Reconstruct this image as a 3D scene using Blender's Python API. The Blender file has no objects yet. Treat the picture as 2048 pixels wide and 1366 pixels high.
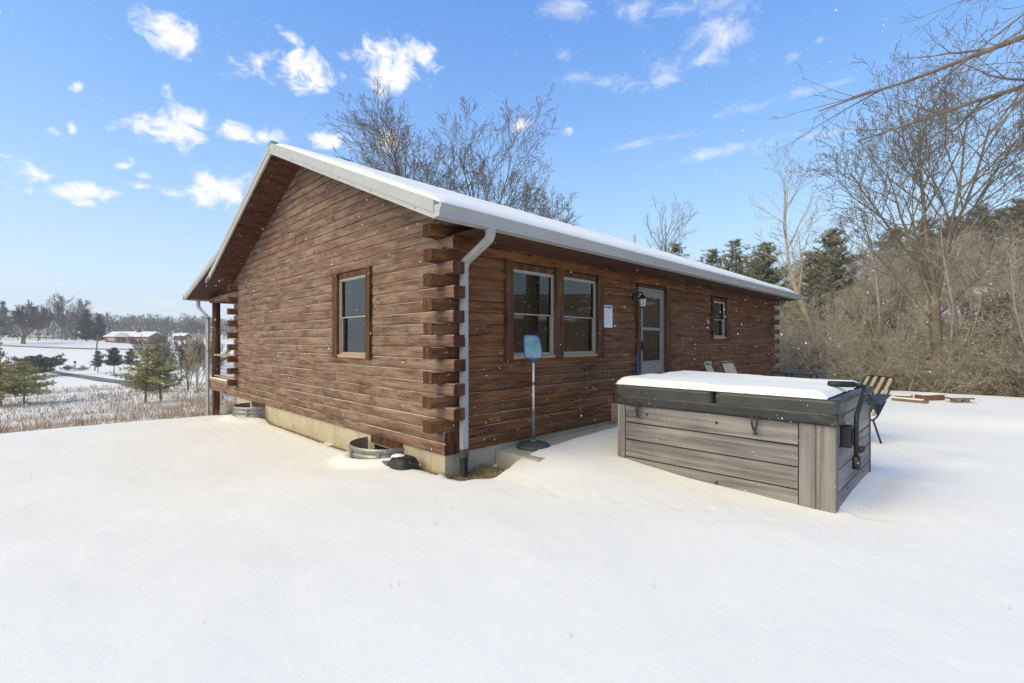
import bpy, bmesh, math, random
import numpy as np
from mathutils import Vector, Matrix, noise

# ------------------------------------------------------------------ camera, world, sun, exposure
SC = bpy.context.scene
COL = SC.collection
R = math.radians
TH = math.radians(44.94)
FX, FY = math.cos(TH), math.sin(TH)          # camera forward on the ground
RX, RY = math.sin(TH), -math.cos(TH)         # camera right
CX, CY, CZ = -3.396, -4.525, 1.56
FPX = 940.0                                  # focal length in photo pixels (2048 wide)

cam_d = bpy.data.cameras.new('camera')
cam = bpy.data.objects.new('camera', cam_d)
COL.objects.link(cam)
cam.location = (CX, CY, CZ)
cam.rotation_euler = (R(90), 0, TH - R(90))
cam_d.sensor_width = 36.0
cam_d.lens = FPX / 2048 * 36
cam_d.clip_start = 0.05
cam_d.clip_end = 4000
SC.camera = cam

def cw(X, Y, z=0.0):
    """camera-relative metres (right, forward) to world"""
    return Vector((CX + FX * Y + RX * X, CY + FY * Y + RY * X, z))

def pix(px, py, Y):
    """photo pixel at forward distance Y to world"""
    return cw((px - 1024) / FPX * Y, Y, CZ - (py - 683) / FPX * Y)

def pixdir(px, py):
    v = pix(px, py, 1.0) - Vector((CX, CY, CZ))
    return v.normalized()

SUN_EL = R(42)
SUN_AZ = Vector((-0.97, 0.16))               # horizontal direction towards the sun
SUN_AZ.normalize()
sun_dir = Vector((SUN_AZ.x * math.cos(SUN_EL), SUN_AZ.y * math.cos(SUN_EL), math.sin(SUN_EL)))
sun_d = bpy.data.lights.new('sun', 'SUN')
sun_d.energy = 2.9
sun_d.angle = R(62)
sun_d.color = (1.0, 0.81, 0.37)
sun = bpy.data.objects.new('sun', sun_d)
COL.objects.link(sun)
sun.rotation_euler = sun_dir.to_track_quat('Z', 'Y').to_euler()

SC.view_settings.view_transform = 'Standard'
SC.view_settings.look = 'None'
SC.view_settings.exposure = 0.25
SC.view_settings.gamma = 1.0
SC.cycles.use_denoising = True
SC.cycles.max_bounces = 8
SC.cycles.diffuse_bounces = 3
SC.cycles.glossy_bounces = 3
SC.cycles.transparent_max_bounces = 12
SC.cycles.volume_bounces = 0

def build_world():
    w = bpy.data.worlds.new('World'); SC.world = w; w.use_nodes = True
    nt = w.node_tree; nt.nodes.clear()
    N = nt.nodes.new; Lk = nt.links.new
    out = N('ShaderNodeOutputWorld'); bg = N('ShaderNodeBackground')
    sky = N('ShaderNodeTexSky'); sky.sky_type = 'NISHITA'; sky.sun_disc = False
    sky.sun_elevation = SUN_EL; sky.sun_rotation = math.atan2(SUN_AZ.x, SUN_AZ.y)
    sky.air_density = 1.0; sky.dust_density = 0.6; sky.ozone_density = 1.6
    tc = N('ShaderNodeTexCoord')
    hsv = N('ShaderNodeHueSaturation'); hsv.inputs['Saturation'].default_value = 1.15
    hsv.inputs['Value'].default_value = 1.0
    Lk(sky.outputs[0], hsv.inputs['Color'])
    # cumulus puffs: soft ellipses of direction, broken up by noise
    def blob_sum(blobs, scale_noise, stretch, lo, hi, namp):
        nz = N('ShaderNodeTexNoise'); nz.inputs['Scale'].default_value = scale_noise
        nz.inputs['Detail'].default_value = 9; nz.inputs['Roughness'].default_value = 0.62; nz.inputs['Distortion'].default_value = 0.5
        mp = N('ShaderNodeMapping'); mp.inputs['Scale'].default_value = stretch
        Lk(tc.outputs['Generated'], mp.inputs[0]); Lk(mp.outputs[0], nz.inputs['Vector'])
        acc = None
        for (px, py, a, b, rot, st) in blobs:
            d = pixdir(px, py)
            dist = FPX * math.sqrt(1 + ((px - 1024) / FPX) ** 2 + ((py - 683) / FPX) ** 2)
            m = N('ShaderNodeMapping'); m.vector_type = 'TEXTURE'
            right = d.cross(Vector((0, 0, 1))).normalized(); up = right.cross(d)
            rr = math.radians(rot)
            ax = right * math.cos(rr) + up * math.sin(rr); ay = -right * math.sin(rr) + up * math.cos(rr)
            mat = Matrix((ax, ay, ax.cross(ay))).transposed()
            m.inputs['Location'].default_value = d
            m.inputs['Rotation'].default_value = mat.to_euler()
            k = 1.25 / dist
            m.inputs['Scale'].default_value = (a * k, b * k, 1.0)
            Lk(tc.outputs['Generated'], m.inputs[0])
            ln = N('ShaderNodeVectorMath'); ln.operation = 'LENGTH'; Lk(m.outputs[0], ln.inputs[0])
            mr = N('ShaderNodeMapRange'); mr.interpolation_type = 'SMOOTHSTEP'
            mr.inputs[1].default_value = 1.25; mr.inputs[2].default_value = 0.0
            mr.inputs[3].default_value = 0.0; mr.inputs[4].default_value = st
            Lk(ln.outputs['Value'], mr.inputs[0])
            if acc is None: acc = mr.outputs[0]
            else:
                ad = N('ShaderNodeMath'); ad.operation = 'MAXIMUM'
                Lk(acc, ad.inputs[0]); Lk(mr.outputs[0], ad.inputs[1]); acc = ad.outputs[0]
        # mask = smoothstep(lo, hi, blob*0.75 + noise*1.1 - .55)
        a1 = N('ShaderNodeMath'); a1.operation = 'MULTIPLY_ADD'
        Lk(nz.outputs['Fac'], a1.inputs[0]); a1.inputs[1].default_value = namp; a1.inputs[2].default_value = -namp / 2
        a2 = N('ShaderNodeMath'); a2.operation = 'ADD'; Lk(a1.outputs[0], a2.inputs[0]); Lk(acc, a2.inputs[1])
        # nothing where there is no blob
        gate = N('ShaderNodeMath'); gate.operation = 'MULTIPLY'
        g2 = N('ShaderNodeMapRange'); g2.inputs[1].default_value = 0.0; g2.inputs[2].default_value = 0.25
        Lk(acc, g2.inputs[0])
        mr = N('ShaderNodeMapRange'); mr.interpolation_type = 'SMOOTHSTEP'
        mr.inputs[1].default_value = lo; mr.inputs[2].default_value = hi
        Lk(a2.outputs[0], mr.inputs[0])
        Lk(mr.outputs[0], gate.inputs[0]); Lk(g2.outputs[0], gate.inputs[1])
        return gate.outputs[0]
    cum = [(338, 76, 66, 40, -8, 1), (606, 140, 74, 46, 8, 1), (520, 118, 78, 26, 32, .75), (592, 78, 36, 20, -10, .7),
           (782, 132, 74, 62, 0, 1.05), (850, 118, 34, 30, 0, .95), (362, 252, 64, 42, 18, 1.05), (272, 244, 52, 22, 22, .85),
           (515, 272, 80, 22, -5, .9), (660, 280, 46, 22, 4, 1), (450, 382, 84, 42, 18, 1), (64, 345, 62, 32, 0, .72),
           (152, 382, 68, 24, 6, .9), (168, 402, 30, 14, 0, .7), (322, 381, 52, 13, 0, .75), (1044, 248, 32, 18, 15, .75),
           (340, 180, 22, 18, 20, .65), (155, 176, 13, 10, 30, .7), (103, 263, 20, 11, 0, .7), (145, 258, 10, 22, 10, .6),
           (246, 327, 32, 12, 20, .65), (292, 351, 18, 9, 0, .65), (1140, 267, 18, 11, 0, .7), (770, 286, 50, 36, 0, .8),
           (30, 217, 10, 12, 0, .6), (690, 122, 26, 20, 0, .6), (60, 384, 40, 10, 0, .6)]
    cir = [(1440, 82, 95, 60, 15, .75), (1335, 142, 46, 40, -30, .75), (1265, 28, 62, 34, -20, .72), (1140, 14, 70, 30, -10, .7),
           (1210, 165, 100, 26, -12, .62), (1380, 12, 150, 30, 0, .62), (1530, 206, 170, 16, 3, .58), (1450, 300, 150, 14, 3, .55),
           (1580, 116, 26, 16, 10, .6), (1130, 112, 24, 16, -20, .55), (1640, 78, 12, 8, 0, .5), (1330, 275, 120, 12, 3, .5),
           (1620, 275, 140, 12, 4, .48), (330, 608, 70, 14, 0, .7), (210, 622, 160, 12, 0, .5)]
    m1 = blob_sum(cum, 26.0, (1, 1, 1.25), 0.30, 1.15, 2.7)
    m2 = blob_sum(cir, 17.0, (1, 1, 2.0), 0.22, 1.45, 2.2)
    mx = N('ShaderNodeMath'); mx.operation = 'MAXIMUM'; Lk(m1, mx.inputs[0]); Lk(m2, mx.inputs[1])
    st = N('ShaderNodeVectorMath'); st.operation = 'SCALE'; st.inputs['Scale'].default_value = SKY_STRENGTH
    Lk(hsv.outputs[0], st.inputs[0])
    gn = N('ShaderNodeVectorMath'); gn.operation = 'MULTIPLY'; gn.inputs[1].default_value = SKY_GAIN; Lk(st.outputs[0], gn.inputs[0])
    sep = N('ShaderNodeSeparateXYZ'); Lk(gn.outputs[0], sep.inputs[0]); cl = N('ShaderNodeCombineXYZ')
    for i in range(3):                          # film-like shoulder: max * (1 - exp(-x / max))
        a = N('ShaderNodeMath'); a.operation = 'MULTIPLY'; a.inputs[1].default_value = -1.0 / SKY_MAX[i]; Lk(sep.outputs[i], a.inputs[0])
        e = N('ShaderNodeMath'); e.operation = 'EXPONENT'; Lk(a.outputs[0], e.inputs[0])
        f = N('ShaderNodeMath'); f.operation = 'MULTIPLY_ADD'; f.inputs[1].default_value = -SKY_MAX[i]; f.inputs[2].default_value = SKY_MAX[i]; Lk(e.outputs[0], f.inputs[0])
        Lk(f.outputs[0], cl.inputs[i])
    # thin bright air towards the horizon
    sz = N('ShaderNodeSeparateXYZ'); Lk(tc.outputs['Generated'], sz.inputs[0])
    ab = N('ShaderNodeMath'); ab.operation = 'MAXIMUM'; ab.inputs[1].default_value = 0.0; Lk(sz.outputs['Z'], ab.inputs[0])
    ml = N('ShaderNodeMath'); ml.operation = 'MULTIPLY'; ml.inputs[1].default_value = -1 / .21; Lk(ab.outputs[0], ml.inputs[0])
    ex = N('ShaderNodeMath'); ex.operation = 'EXPONENT'; Lk(ml.outputs[0], ex.inputs[0])
    fx = N('ShaderNodeMath'); fx.operation = 'MULTIPLY'; fx.inputs[1].default_value = .92; Lk(ex.outputs[0], fx.inputs[0])
    hz = N('ShaderNodeMix'); hz.data_type = 'RGBA'; hz.inputs['B'].default_value = (.82, .92, 1.0, 1)
    Lk(fx.outputs[0], hz.inputs['Factor']); Lk(cl.outputs[0], hz.inputs['A'])
    mix = N('ShaderNodeMix'); mix.data_type = 'RGBA'
    Lk(mx.outputs[0], mix.inputs['Factor'])
    Lk(hz.outputs['Result'], mix.inputs['A']); mix.inputs['B'].default_value = (0.93, 0.92, 0.91, 1)
    Lk(mix.outputs['Result'], bg.inputs['Color']); bg.inputs['Strength'].default_value = 1.0
    Lk(bg.outputs[0], out.inputs[0])
SKY_STRENGTH = 0.12
SKY_GAIN = (1.25, 2.05, 3.8)
SKY_MAX = (0.72, 0.86, 1.02)
build_world()

# ------------------------------------------------------------------ helpers
def tag(o, label=None, cat=None, group=None, kind=None):
    if label: o['label'] = label
    if cat: o['category'] = cat
    if group: o['group'] = group
    if kind: o['kind'] = kind
    return o

def empty(name, loc, label=None, cat=None, group=None):
    o = bpy.data.objects.new(name, None)
    COL.objects.link(o); o.location = loc; o.empty_display_size = 0.2
    return tag(o, label, cat, group)

class MB:
    """collects simple shapes, builds ONE mesh object"""
    def __init__(s): s.v = []; s.f = []
    def add(s, vs, fs):
        b = len(s.v); s.v.extend([tuple(v) for v in vs]); s.f.extend([tuple(i + b for i in f) for f in fs])
    def box(s, x0, x1, y0, y1, z0, z1):
        s.add([(x0, y0, z0), (x1, y0, z0), (x1, y1, z0), (x0, y1, z0), (x0, y0, z1), (x1, y0, z1), (x1, y1, z1), (x0, y1, z1)],
              [(0, 3, 2, 1), (4, 5, 6, 7), (0, 1, 5, 4), (1, 2, 6, 5), (2, 3, 7, 6), (3, 0, 4, 7)])
    def obox(s, c, ax, ay, az):
        """box by centre and three half-axis vectors"""
        c, ax, ay, az = Vector(c), Vector(ax), Vector(ay), Vector(az)
        P = [c + ax * i + ay * j + az * k for k in (-1, 1) for j in (-1, 1) for i in (-1, 1)]
        s.add(P, [(0, 2, 3, 1), (4, 5, 7, 6), (0, 1, 5, 4), (1, 3, 7, 5), (3, 2, 6, 7), (2, 0, 4, 6)])
    def bar(s, p, q, w, h, up=(0, 0, 1)):
        p, q = Vector(p), Vector(q); d = (q - p); L = d.length / 2; d.normalize()
        u = Vector(up); side = d.cross(u)
        if side.length < 1e-4: side = d.cross(Vector((1, 0, 0)))
        side.normalize(); u = side.cross(d)
        s.obox((p + q) / 2, d * L, side * w / 2, u * h / 2)
    def tube(s, pts, rad, n=8, cap=True):
        pts = [Vector(p) for p in pts]; m = len(pts)
        if not hasattr(rad, '__len__'): rad = [rad] * m
        b = len(s.v); ref = None
        for i, p in enumerate(pts):
            d = (pts[min(i + 1, m - 1)] - pts[max(i - 1, 0)])
            if d.length < 1e-9: d = Vector((0, 0, 1))
            d.normalize()
            if ref is None:
                ref = d.cross(Vector((0, 0, 1)))
                if ref.length < 1e-3: ref = d.cross(Vector((1, 0, 0)))
            ref = (ref - d * ref.dot(d))
            if ref.length < 1e-6: ref = d.orthogonal()
            ref.normalize(); bi = d.cross(ref)
            for k in range(n):
                a = 2 * math.pi * k / n
                s.v.append(tuple(p + (ref * math.cos(a) + bi * math.sin(a)) * rad[i]))
        for i in range(m - 1):
            for k in range(n):
                k2 = (k + 1) % n
                s.f.append((b + i * n + k, b + i * n + k2, b + (i + 1) * n + k2, b + (i + 1) * n + k))
        if cap:
            s.f.append(tuple(b + k for k in reversed(range(n))))
            s.f.append(tuple(b + (m - 1) * n + k for k in range(n)))
    def lathe(s, c, prof, n=24, closed=True):
        """profile [(r,z)] round the vertical axis at c"""
        c = Vector(c); b = len(s.v); m = len(prof)
        for (r, z) in prof:
            for k in range(n):
                a = 2 * math.pi * k / n
                s.v.append((c.x + r * math.cos(a), c.y + r * math.sin(a), c.z + z))
        for i in range(m - 1):
            for k in range(n):
                k2 = (k + 1) % n
                s.f.append((b + i * n + k, b + i * n + k2, b + (i + 1) * n + k2, b + (i + 1) * n + k))
        if closed:
            s.f.append(tuple(b + k for k in reversed(range(n))))
            s.f.append(tuple(b + (m - 1) * n + k for k in range(n)))
    def prism(s, prof, p0, p1, end0=None, end1=None):
        """prof: list of 3-D offsets; swept from p0 to p1"""
        n = len(prof); p0, p1 = Vector(p0), Vector(p1)
        s.add([p0 + Vector(q) for q in prof] + [p1 + Vector(q) for q in prof],
              [tuple(reversed(range(n))), tuple(range(n, 2 * n))] + [(i, (i + 1) % n, n + (i + 1) % n, n + i) for i in range(n)])
    def build(s, name, mat, parent=None, smooth=False, label=None, cat=None, group=None, kind=None, bevel=0):
        me = bpy.data.meshes.new(name)
        off = Vector(parent.matrix_world.translation) if parent is not None and parent.get('_p') is None else Vector((0, 0, 0))
        if parent is not None: off = world_loc(parent)
        vs = [(v[0] - off.x, v[1] - off.y, v[2] - off.z) for v in s.v]
        me.from_pydata(vs, [], s.f); me.update()
        bm = bmesh.new(); bm.from_mesh(me)
        bmesh.ops.recalc_face_normals(bm, faces=bm.faces); bm.to_mesh(me); bm.free()
        if smooth:
            me.polygons.foreach_set('use_smooth', [True] * len(me.polygons))
        o = bpy.data.objects.new(name, me); COL.objects.link(o)
        if parent is not None: o.parent = parent
        if mat is not None: me.materials.append(mat)
        if bevel:
            b = o.modifiers.new('bevel', 'BEVEL'); b.width = bevel; b.segments = 2; b.limit_method = 'ANGLE'
        return tag(o, label, cat, group, kind)

def world_loc(o):
    v = Vector((0, 0, 0))
    while o is not None:
        v += Vector(o.location); o = o.parent
    return v

def fast_mesh(name, verts, tris, mat, parent=None, smooth=False):
    """numpy verts (n,3), faces (m,k) to one object, world coordinates"""
    me = bpy.data.meshes.new(name)
    verts = np.asarray(verts, dtype=np.float32)
    if parent is not None: verts = verts - np.array(world_loc(parent), dtype=np.float32)
    tris = np.asarray(tris, dtype=np.int32); k = tris.shape[1]; m = len(tris)
    me.vertices.add(len(verts)); me.vertices.foreach_set('co', verts.ravel())
    me.loops.add(m * k); me.loops.foreach_set('vertex_index', tris.ravel())
    me.polygons.add(m)
    me.polygons.foreach_set('loop_start', np.arange(0, m * k, k, dtype=np.int32))
    me.polygons.foreach_set('loop_total', np.full(m, k, dtype=np.int32))
    if smooth: me.polygons.foreach_set('use_smooth', np.ones(m, dtype=bool))
    me.update(calc_edges=True); me.validate()
    o = bpy.data.objects.new(name, me); COL.objects.link(o)
    if mat is not None: me.materials.append(mat)
    if parent is not None: o.parent = parent
    return o

# ------------------------------------------------------------------ materials
class NT:
    def __init__(s, name):
        s.m = bpy.data.materials.new(name); s.m.use_nodes = True
        s.t = s.m.node_tree; s.t.nodes.clear()
        s.out = s.n('ShaderNodeOutputMaterial'); s.p = s.n('ShaderNodeBsdfPrincipled')
        s.l(s.p.outputs[0], s.out.inputs[0])
    def n(s, t): return s.t.nodes.new(t)
    def l(s, a, b): s.t.links.new(a, b)
    def coords(s, scale=(1, 1, 1), rnd=False, kind='Object', rot=(0, 0, 0)):
        tc = s.n('ShaderNodeTexCoord'); mp = s.n('ShaderNodeMapping')
        mp.inputs['Scale'].default_value = scale; mp.inputs['Rotation'].default_value = rot
        src = tc.outputs[kind]
        if rnd:
            oi = s.n('ShaderNodeObjectInfo'); sc = s.n('ShaderNodeMath'); sc.operation = 'MULTIPLY'
            sc.inputs[1].default_value = 61.7; s.l(oi.outputs['Random'], sc.inputs[0])
            ad = s.n('ShaderNodeVectorMath'); ad.operation = 'ADD'
            s.l(src, ad.inputs[0]); s.l(sc.outputs[0], ad.inputs[1]); src = ad.outputs[0]
        s.l(src, mp.inputs[0]); return mp.outputs[0]
    def noise(s, vec, scale=5, detail=5, rough=.55, dist=0.0):
        z = s.n('ShaderNodeTexNoise'); z.inputs['Scale'].default_value = scale; z.inputs['Detail'].default_value = detail
        z.inputs['Roughness'].default_value = rough; z.inputs['Distortion'].default_value = dist
        if vec is not None: s.l(vec, z.inputs['Vector'])
        return z.outputs['Fac']
    def ramp(s, fac, stops):
        r = s.n('ShaderNodeValToRGB'); e = r.color_ramp.elements
        while len(e) < len(stops): e.new(0.5)
        for i, (p, c) in enumerate(stops):
            e[i].position = p; e[i].color = (*c, 1) if len(c) == 3 else c
        s.l(fac, r.inputs[0]); return r.outputs['Color']
    def mix(s, fac, a, b, mode='MIX'):
        m = s.n('ShaderNodeMix'); m.data_type = 'RGBA'; m.blend_type = mode
        for val, key in ((fac, 'Factor'), (a, 'A'), (b, 'B')):
            if isinstance(val, (int, float)): m.inputs[key].default_value = val
            elif isinstance(val, tuple): m.inputs[key].default_value = (*val, 1) if len(val) == 3 else val
            else: s.l(val, m.inputs[key])
        return m.outputs['Result']
    def rng(s, fac, a, b, c=0.0, d=1.0, smooth=True):
        m = s.n('ShaderNodeMapRange'); m.interpolation_type = 'SMOOTHSTEP' if smooth else 'LINEAR'
        for i, v in enumerate((a, b, c, d)): m.inputs[i + 1].default_value = v
        s.l(fac, m.inputs[0]); return m.outputs[0]
    def math(s, op, a, b=None):
        m = s.n('ShaderNodeMath'); m.operation = op
        for i, v in enumerate((a, b)):
            if v is None: continue
            if isinstance(v, (int, float)): m.inputs[i].default_value = v
            else: s.l(v, m.inputs[i])
        return m.outputs[0]
    def bump(s, h, strength=.3, dist=.01):
        b = s.n('ShaderNodeBump'); b.inputs['Strength'].default_value = strength; b.inputs['Distance'].default_value = dist
        s.l(h, b.inputs['Height']); s.l(b.outputs[0], s.p.inputs['Normal'])
    def set(s, color=None, rough=None, metal=None, spec=None):
        for key, v in (('Base Color', color), ('Roughness', rough), ('Metallic', metal), ('Specular IOR Level', spec)):
            if v is None: continue
            if isinstance(v, (int, float)): s.p.inputs[key].default_value = v
            elif isinstance(v, tuple): s.p.inputs[key].default_value = (*v, 1)
            else: s.l(v, s.p.inputs[key])
        return s

def plain(name, col, rough=.6, metal=0.0, var=.12, scale=6.0, bump=.1, spec=.4):
    t = NT(name); v = t.coords(rnd=True)
    nz = t.noise(v, scale, 6)
    c = t.ramp(nz, [(.25, tuple(x * (1 - var) for x in col)), (.75, tuple(min(1, x * (1 + var)) for x in col))])
    t.set(c, rough, metal, spec)
    if bump: t.bump(t.noise(v, scale * 6, 4), bump, .004)
    return t.m

def wood_mat(name, axis, dark, mid, light, film=None, film_amt=0.0, knots=True, joint=None, stops=(.36, .50, .64)):
    """stained round-face timber; grain runs along axis (0=x,1=y,2=z)"""
    t = NT(name)
    s1 = [22.0, 22.0, 22.0]; s1[axis] = 1.3
    s2 = [95.0, 95.0, 95.0]; s2[axis] = 2.6
    v1 = t.coords(tuple(s1), True); v2 = t.coords(tuple(s2), True)
    g1 = t.noise(v1, 1.0, 6, .6, .6); g2 = t.noise(v2, 1.0, 5, .65)
    f = t.math('ADD', t.math('MULTIPLY', g1, .62), t.math('MULTIPLY', g2, .38))
    c = t.ramp(f, [(stops[0], dark), (stops[1], mid), (stops[2], light)])
    # each log takes the stain differently
    oi = t.n('ShaderNodeObjectInfo')
    c = t.mix(t.rng(oi.outputs['Random'], 0, 1, 0.0, .6, False), c, t.mix(.55, c, dark), 'MIX')
    big = t.noise(t.coords((1, 1, 1), False), .9, 4)
    c = t.mix(t.rng(big, .40, .7, 0, .22), c, light)
    mot = t.noise(t.coords(tuple((9.0 if i != axis else 2.4) for i in range(3)), True), 1.0, 8, .72)
    c = t.mix(1.0, c, t.ramp(mot, [(.34, (.50, .48, .46)), (.50, (1.0, 1.0, 1.0)), (.66, (1.32, 1.30, 1.28))]), 'MULTIPLY')
    if film:
        fm = t.noise(t.coords(tuple((9.0 if i != axis else 1.1) for i in range(3)), True), 1.3, 8, .7)
        c = t.mix(t.math('MULTIPLY', t.rng(fm, .42, .68), film_amt), c, film)
    if knots:
        sv = [7.0, 7.0, 7.0]; sv[axis] = 2.0
        vo = t.n('ShaderNodeTexVoronoi'); vo.inputs['Scale'].default_value = 1.0
        t.l(t.coords(tuple(sv), True), vo.inputs['Vector'])
        k = t.rng(vo.outputs['Distance'], .06, .13, 1.0, 0.0)
        halo = t.rng(vo.outputs['Distance'], .12, .30, 1.0, 0.0)
        c = t.mix(t.math('MULTIPLY', halo, .35), c, mid); c = t.mix(t.math('MULTIPLY', k, .85), c, tuple(x * .45 for x in dark))
        # drying checks: thin dark cracks along the grain
        sc_ = [26.0, 26.0, 26.0]; sc_[axis] = .55
        ck = t.noise(t.coords(tuple(sc_), True), 1.0, 2, .4, .3); ckm = t.math('MULTIPLY', t.rng(t.math('ABSOLUTE', t.math('SUBTRACT', ck, .5)), .004, .014, 1.0, 0.0), t.rng(t.noise(t.coords((1.4, 1.4, 1.4), True), 1.0, 2), .52, .60))
        c = t.mix(t.math('MULTIPLY', ckm, .8), c, tuple(x * .4 for x in dark))
    if joint:
        sp = t.n('ShaderNodeSeparateXYZ'); t.l(t.coords((1, 1, 1)), sp.inputs[0])
        fr = t.math('FRACT', t.math('DIVIDE', t.math('SUBTRACT', sp.outputs['Z'], .19 - .145 * 2), .145))
        edge = fr
        c = t.mix(t.rng(fr, .02, .075, .5, 0.0), c, tuple(x * .5 for x in dark))  # shadow line of the groove, mixed into the colour along each lower edge
        jm = t.math('MULTIPLY', t.rng(edge, .925, .955), t.rng(t.noise(t.coords(tuple((3.0 if i != axis else 1.1) for i in range(3)), True), 1.0, 5, .6), .36, .56))
        c = t.mix(t.math('MULTIPLY', jm, joint[1]), c, joint[0])
    t.set(c, .72, 0, .25)
    t.bump(t.math('ADD', g2, t.math('MULTIPLY', g1, .6)), .35, .006)
    return t.m

def grain_col(name, axis, stops, rough=.6, bump=.25, freq=30.0, along=1.2):
    t = NT(name); s1 = [freq] * 3; s1[axis] = along
    g = t.noise(t.coords(tuple(s1), True), 1.0, 6, .62, .5)
    b = t.noise(t.coords(tuple((1.5 if i != axis else .5) for i in range(3)), True), 1.5, 4)
    f = t.math('ADD', t.math('MULTIPLY', g, .6), t.math('MULTIPLY', b, .4))
    t.set(t.ramp(f, stops), rough, 0, .3); t.bump(g, bump, .004)
    return t.m

def snow_mat():
    t = NT('snow')
    v = t.coords((1, 1, 1))
    n1 = t.noise(v, .7, 5, .5); n2 = t.noise(v, 60, 6, .7); n3 = t.noise(v, 9, 5, .6)
    c = t.ramp(n1, [(.3, (.83, .82, .80)), (.7, (.89, .875, .85))])
    t.set(c, .85, 0, .2)
    t.p.inputs['Subsurface Weight'].default_value = 0.0
    t.bump(t.math('ADD', t.math('MULTIPLY', n3, 1.0), t.math('MULTIPLY', n2, .25)), .22, .03)
    return t.m
SNOW = snow_mat()
WOOD_Y = wood_mat('weathered_stain_gable', 1, (.072, .036, .022), (.182, .098, .064), (.285, .172, .122), (.40, .31, .265), .45, True, ((.64, .54, .46), .9), (.30, .50, .70))
WOOD_X = wood_mat('brown_stain_long_wall', 0, (.034, .011, .004), (.150, .053, .015), (.285, .112, .033), (.38, .28, .22), .16, True, ((.50, .37, .28), .8), (.33, .50, .68))
WOOD_E = wood_mat('log_end_grain', 2, (.025, .009, .004), (.085, .032, .013), (.17, .072, .030), None, 0, False)
WOOD_T = wood_mat('trim_stain', 2, (.035, .013, .006), (.105, .043, .018), (.185, .085, .038), None, 0, False)
WOOD_S = wood_mat('soffit_stain', 0, (.035, .013, .007), (.095, .036, .017), (.16, .065, .032), None, 0, False)
SILLW = grain_col('pale_sill_wood', 0, [(.3, (.30, .17, .085)), (.6, (.46, .30, .17)), (.8, (.55, .39, .25))])
WHITE = plain('white_painted_metal', (.41, .41, .41), .45, 0, .07, 3, .04)
GUTTER = plain('white_gutter_enamel', (.37, .365, .365), .38, 0, .07, 3, .02)
VINYL = plain('tan_white_vinyl', (.37, .325, .28), .45, 0, .05, 4, .02)
GREYDOOR = plain('grey_door_paint', (.225, .205, .20), .5, 0, .06, 3, .03)
BLACK = plain('black_plastic', (.022, .022, .024), .5, 0, .25, 8, .1)
BLACKMET = plain('black_powder_coat', (.025, .025, .026), .45, .2, .2, 10, .05)
GALV = plain('galvanised_steel', (.30, .30, .29), .48, .7, .22, 7, .05)
CONC = plain('concrete', (.46, .39, .29), .9, 0, .16, 5, .25)
SLABC = plain('slab_concrete', (.44, .39, .31), .9, 0, .14, 6, .2)
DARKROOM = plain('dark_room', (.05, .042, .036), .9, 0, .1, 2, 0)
CURTAIN_OR_REFLECTION = plain('grey_curtain_or_reflection', (.72, .70, .68), .9, 0, .08, 4, .05)  # pale tone also imitates the screen reflection in the gable panes

def glass_mat():
    t = NT('window_glass')
    t.t.nodes.remove(t.p)
    gl = t.n('ShaderNodeBsdfGlossy'); gl.inputs['Roughness'].default_value = .015; gl.inputs['Color'].default_value = (.95, .95, .95, 1)
    tr = t.n('ShaderNodeBsdfTransparent'); tr.inputs['Color'].default_value = (.72, .72, .72, 1)
    fr = t.n('ShaderNodeFresnel'); fr.inputs['IOR'].default_value = 1.55
    nz = t.noise(t.coords((1, 1, 1)), 2.0, 2); b = t.n('ShaderNodeBump'); b.inputs['Strength'].default_value = .02
    t.l(nz, b.inputs['Height']); t.l(b.outputs[0], gl.inputs['Normal'])
    f2 = t.math('ADD', t.math('MULTIPLY', fr.outputs[0], 1.2), .01)
    mx = t.n('ShaderNodeMixShader'); t.l(f2, mx.inputs[0]); t.l(tr.outputs[0], mx.inputs[1]); t.l(gl.outputs[0], mx.inputs[2])
    t.l(mx.outputs[0], t.out.inputs[0])
    return t.m
GLASS = glass_mat()

# ------------------------------------------------------------------ terrain
def interp(tab, v):
    if v <= tab[0][0]: return tab[0][1]
    for (a, za), (b, zb) in zip(tab, tab[1:]):
        if v <= b:
            t = (v - a) / (b - a); t2 = t * t * (3 - 2 * t); t = .5 * t + .5 * t2
            return za + (zb - za) * t
    return tab[-1][1]
def ss(a, b, v):
    t = max(0.0, min(1.0, (v - a) / (b - a))); return t * t * (3 - 2 * t)
HL = [(11.5, 0), (13, -.08), (14.2, -.22), (16, -.62), (20, -1.05), (27, -1.7), (36, -2.3), (46, -2.8), (80, -4.1), (100, -4.6), (130, -4.6), (165, -2.9),
      (190, -1.6), (225, 0.1), (255, 1.35), (330, 2.4), (420, 5), (600, 13), (900, 22), (1500, 24)]
HR = [(13, 0), (17.5, .06), (20, -.3), (24, -1.9), (31, -3.6), (38, -3.2), (50, -.4), (66, 4.5), (95, 10), (150, 17), (300, 28), (600, 34), (1500, 36)]
HC = [(14, 0), (20, -.4), (30, -1.6), (60, -2), (120, 2), (300, 12), (900, 25), (1500, 26)]
HB = [(14, 0), (60, 0), (1500, 2)]
WELLS = [(1.37, .485), (6.86, .5)]
TUB = (1.74, 3.65, -3.58, -1.29)
PRINTS = []
_r = random.Random(2)
for i in range(9):                               # animal tracks crossing the yard
    t = i / 8; px, py = 735 + (1085 - 735) * t, 905 + (985 - 905) * t ** .9; Yp = 1.6 * FPX / (py - 683); q = cw((px - 1024) / FPX * Yp, Yp)
    PRINTS.append((q.x + _r.gauss(0, .03), q.y + _r.gauss(0, .03)))
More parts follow.
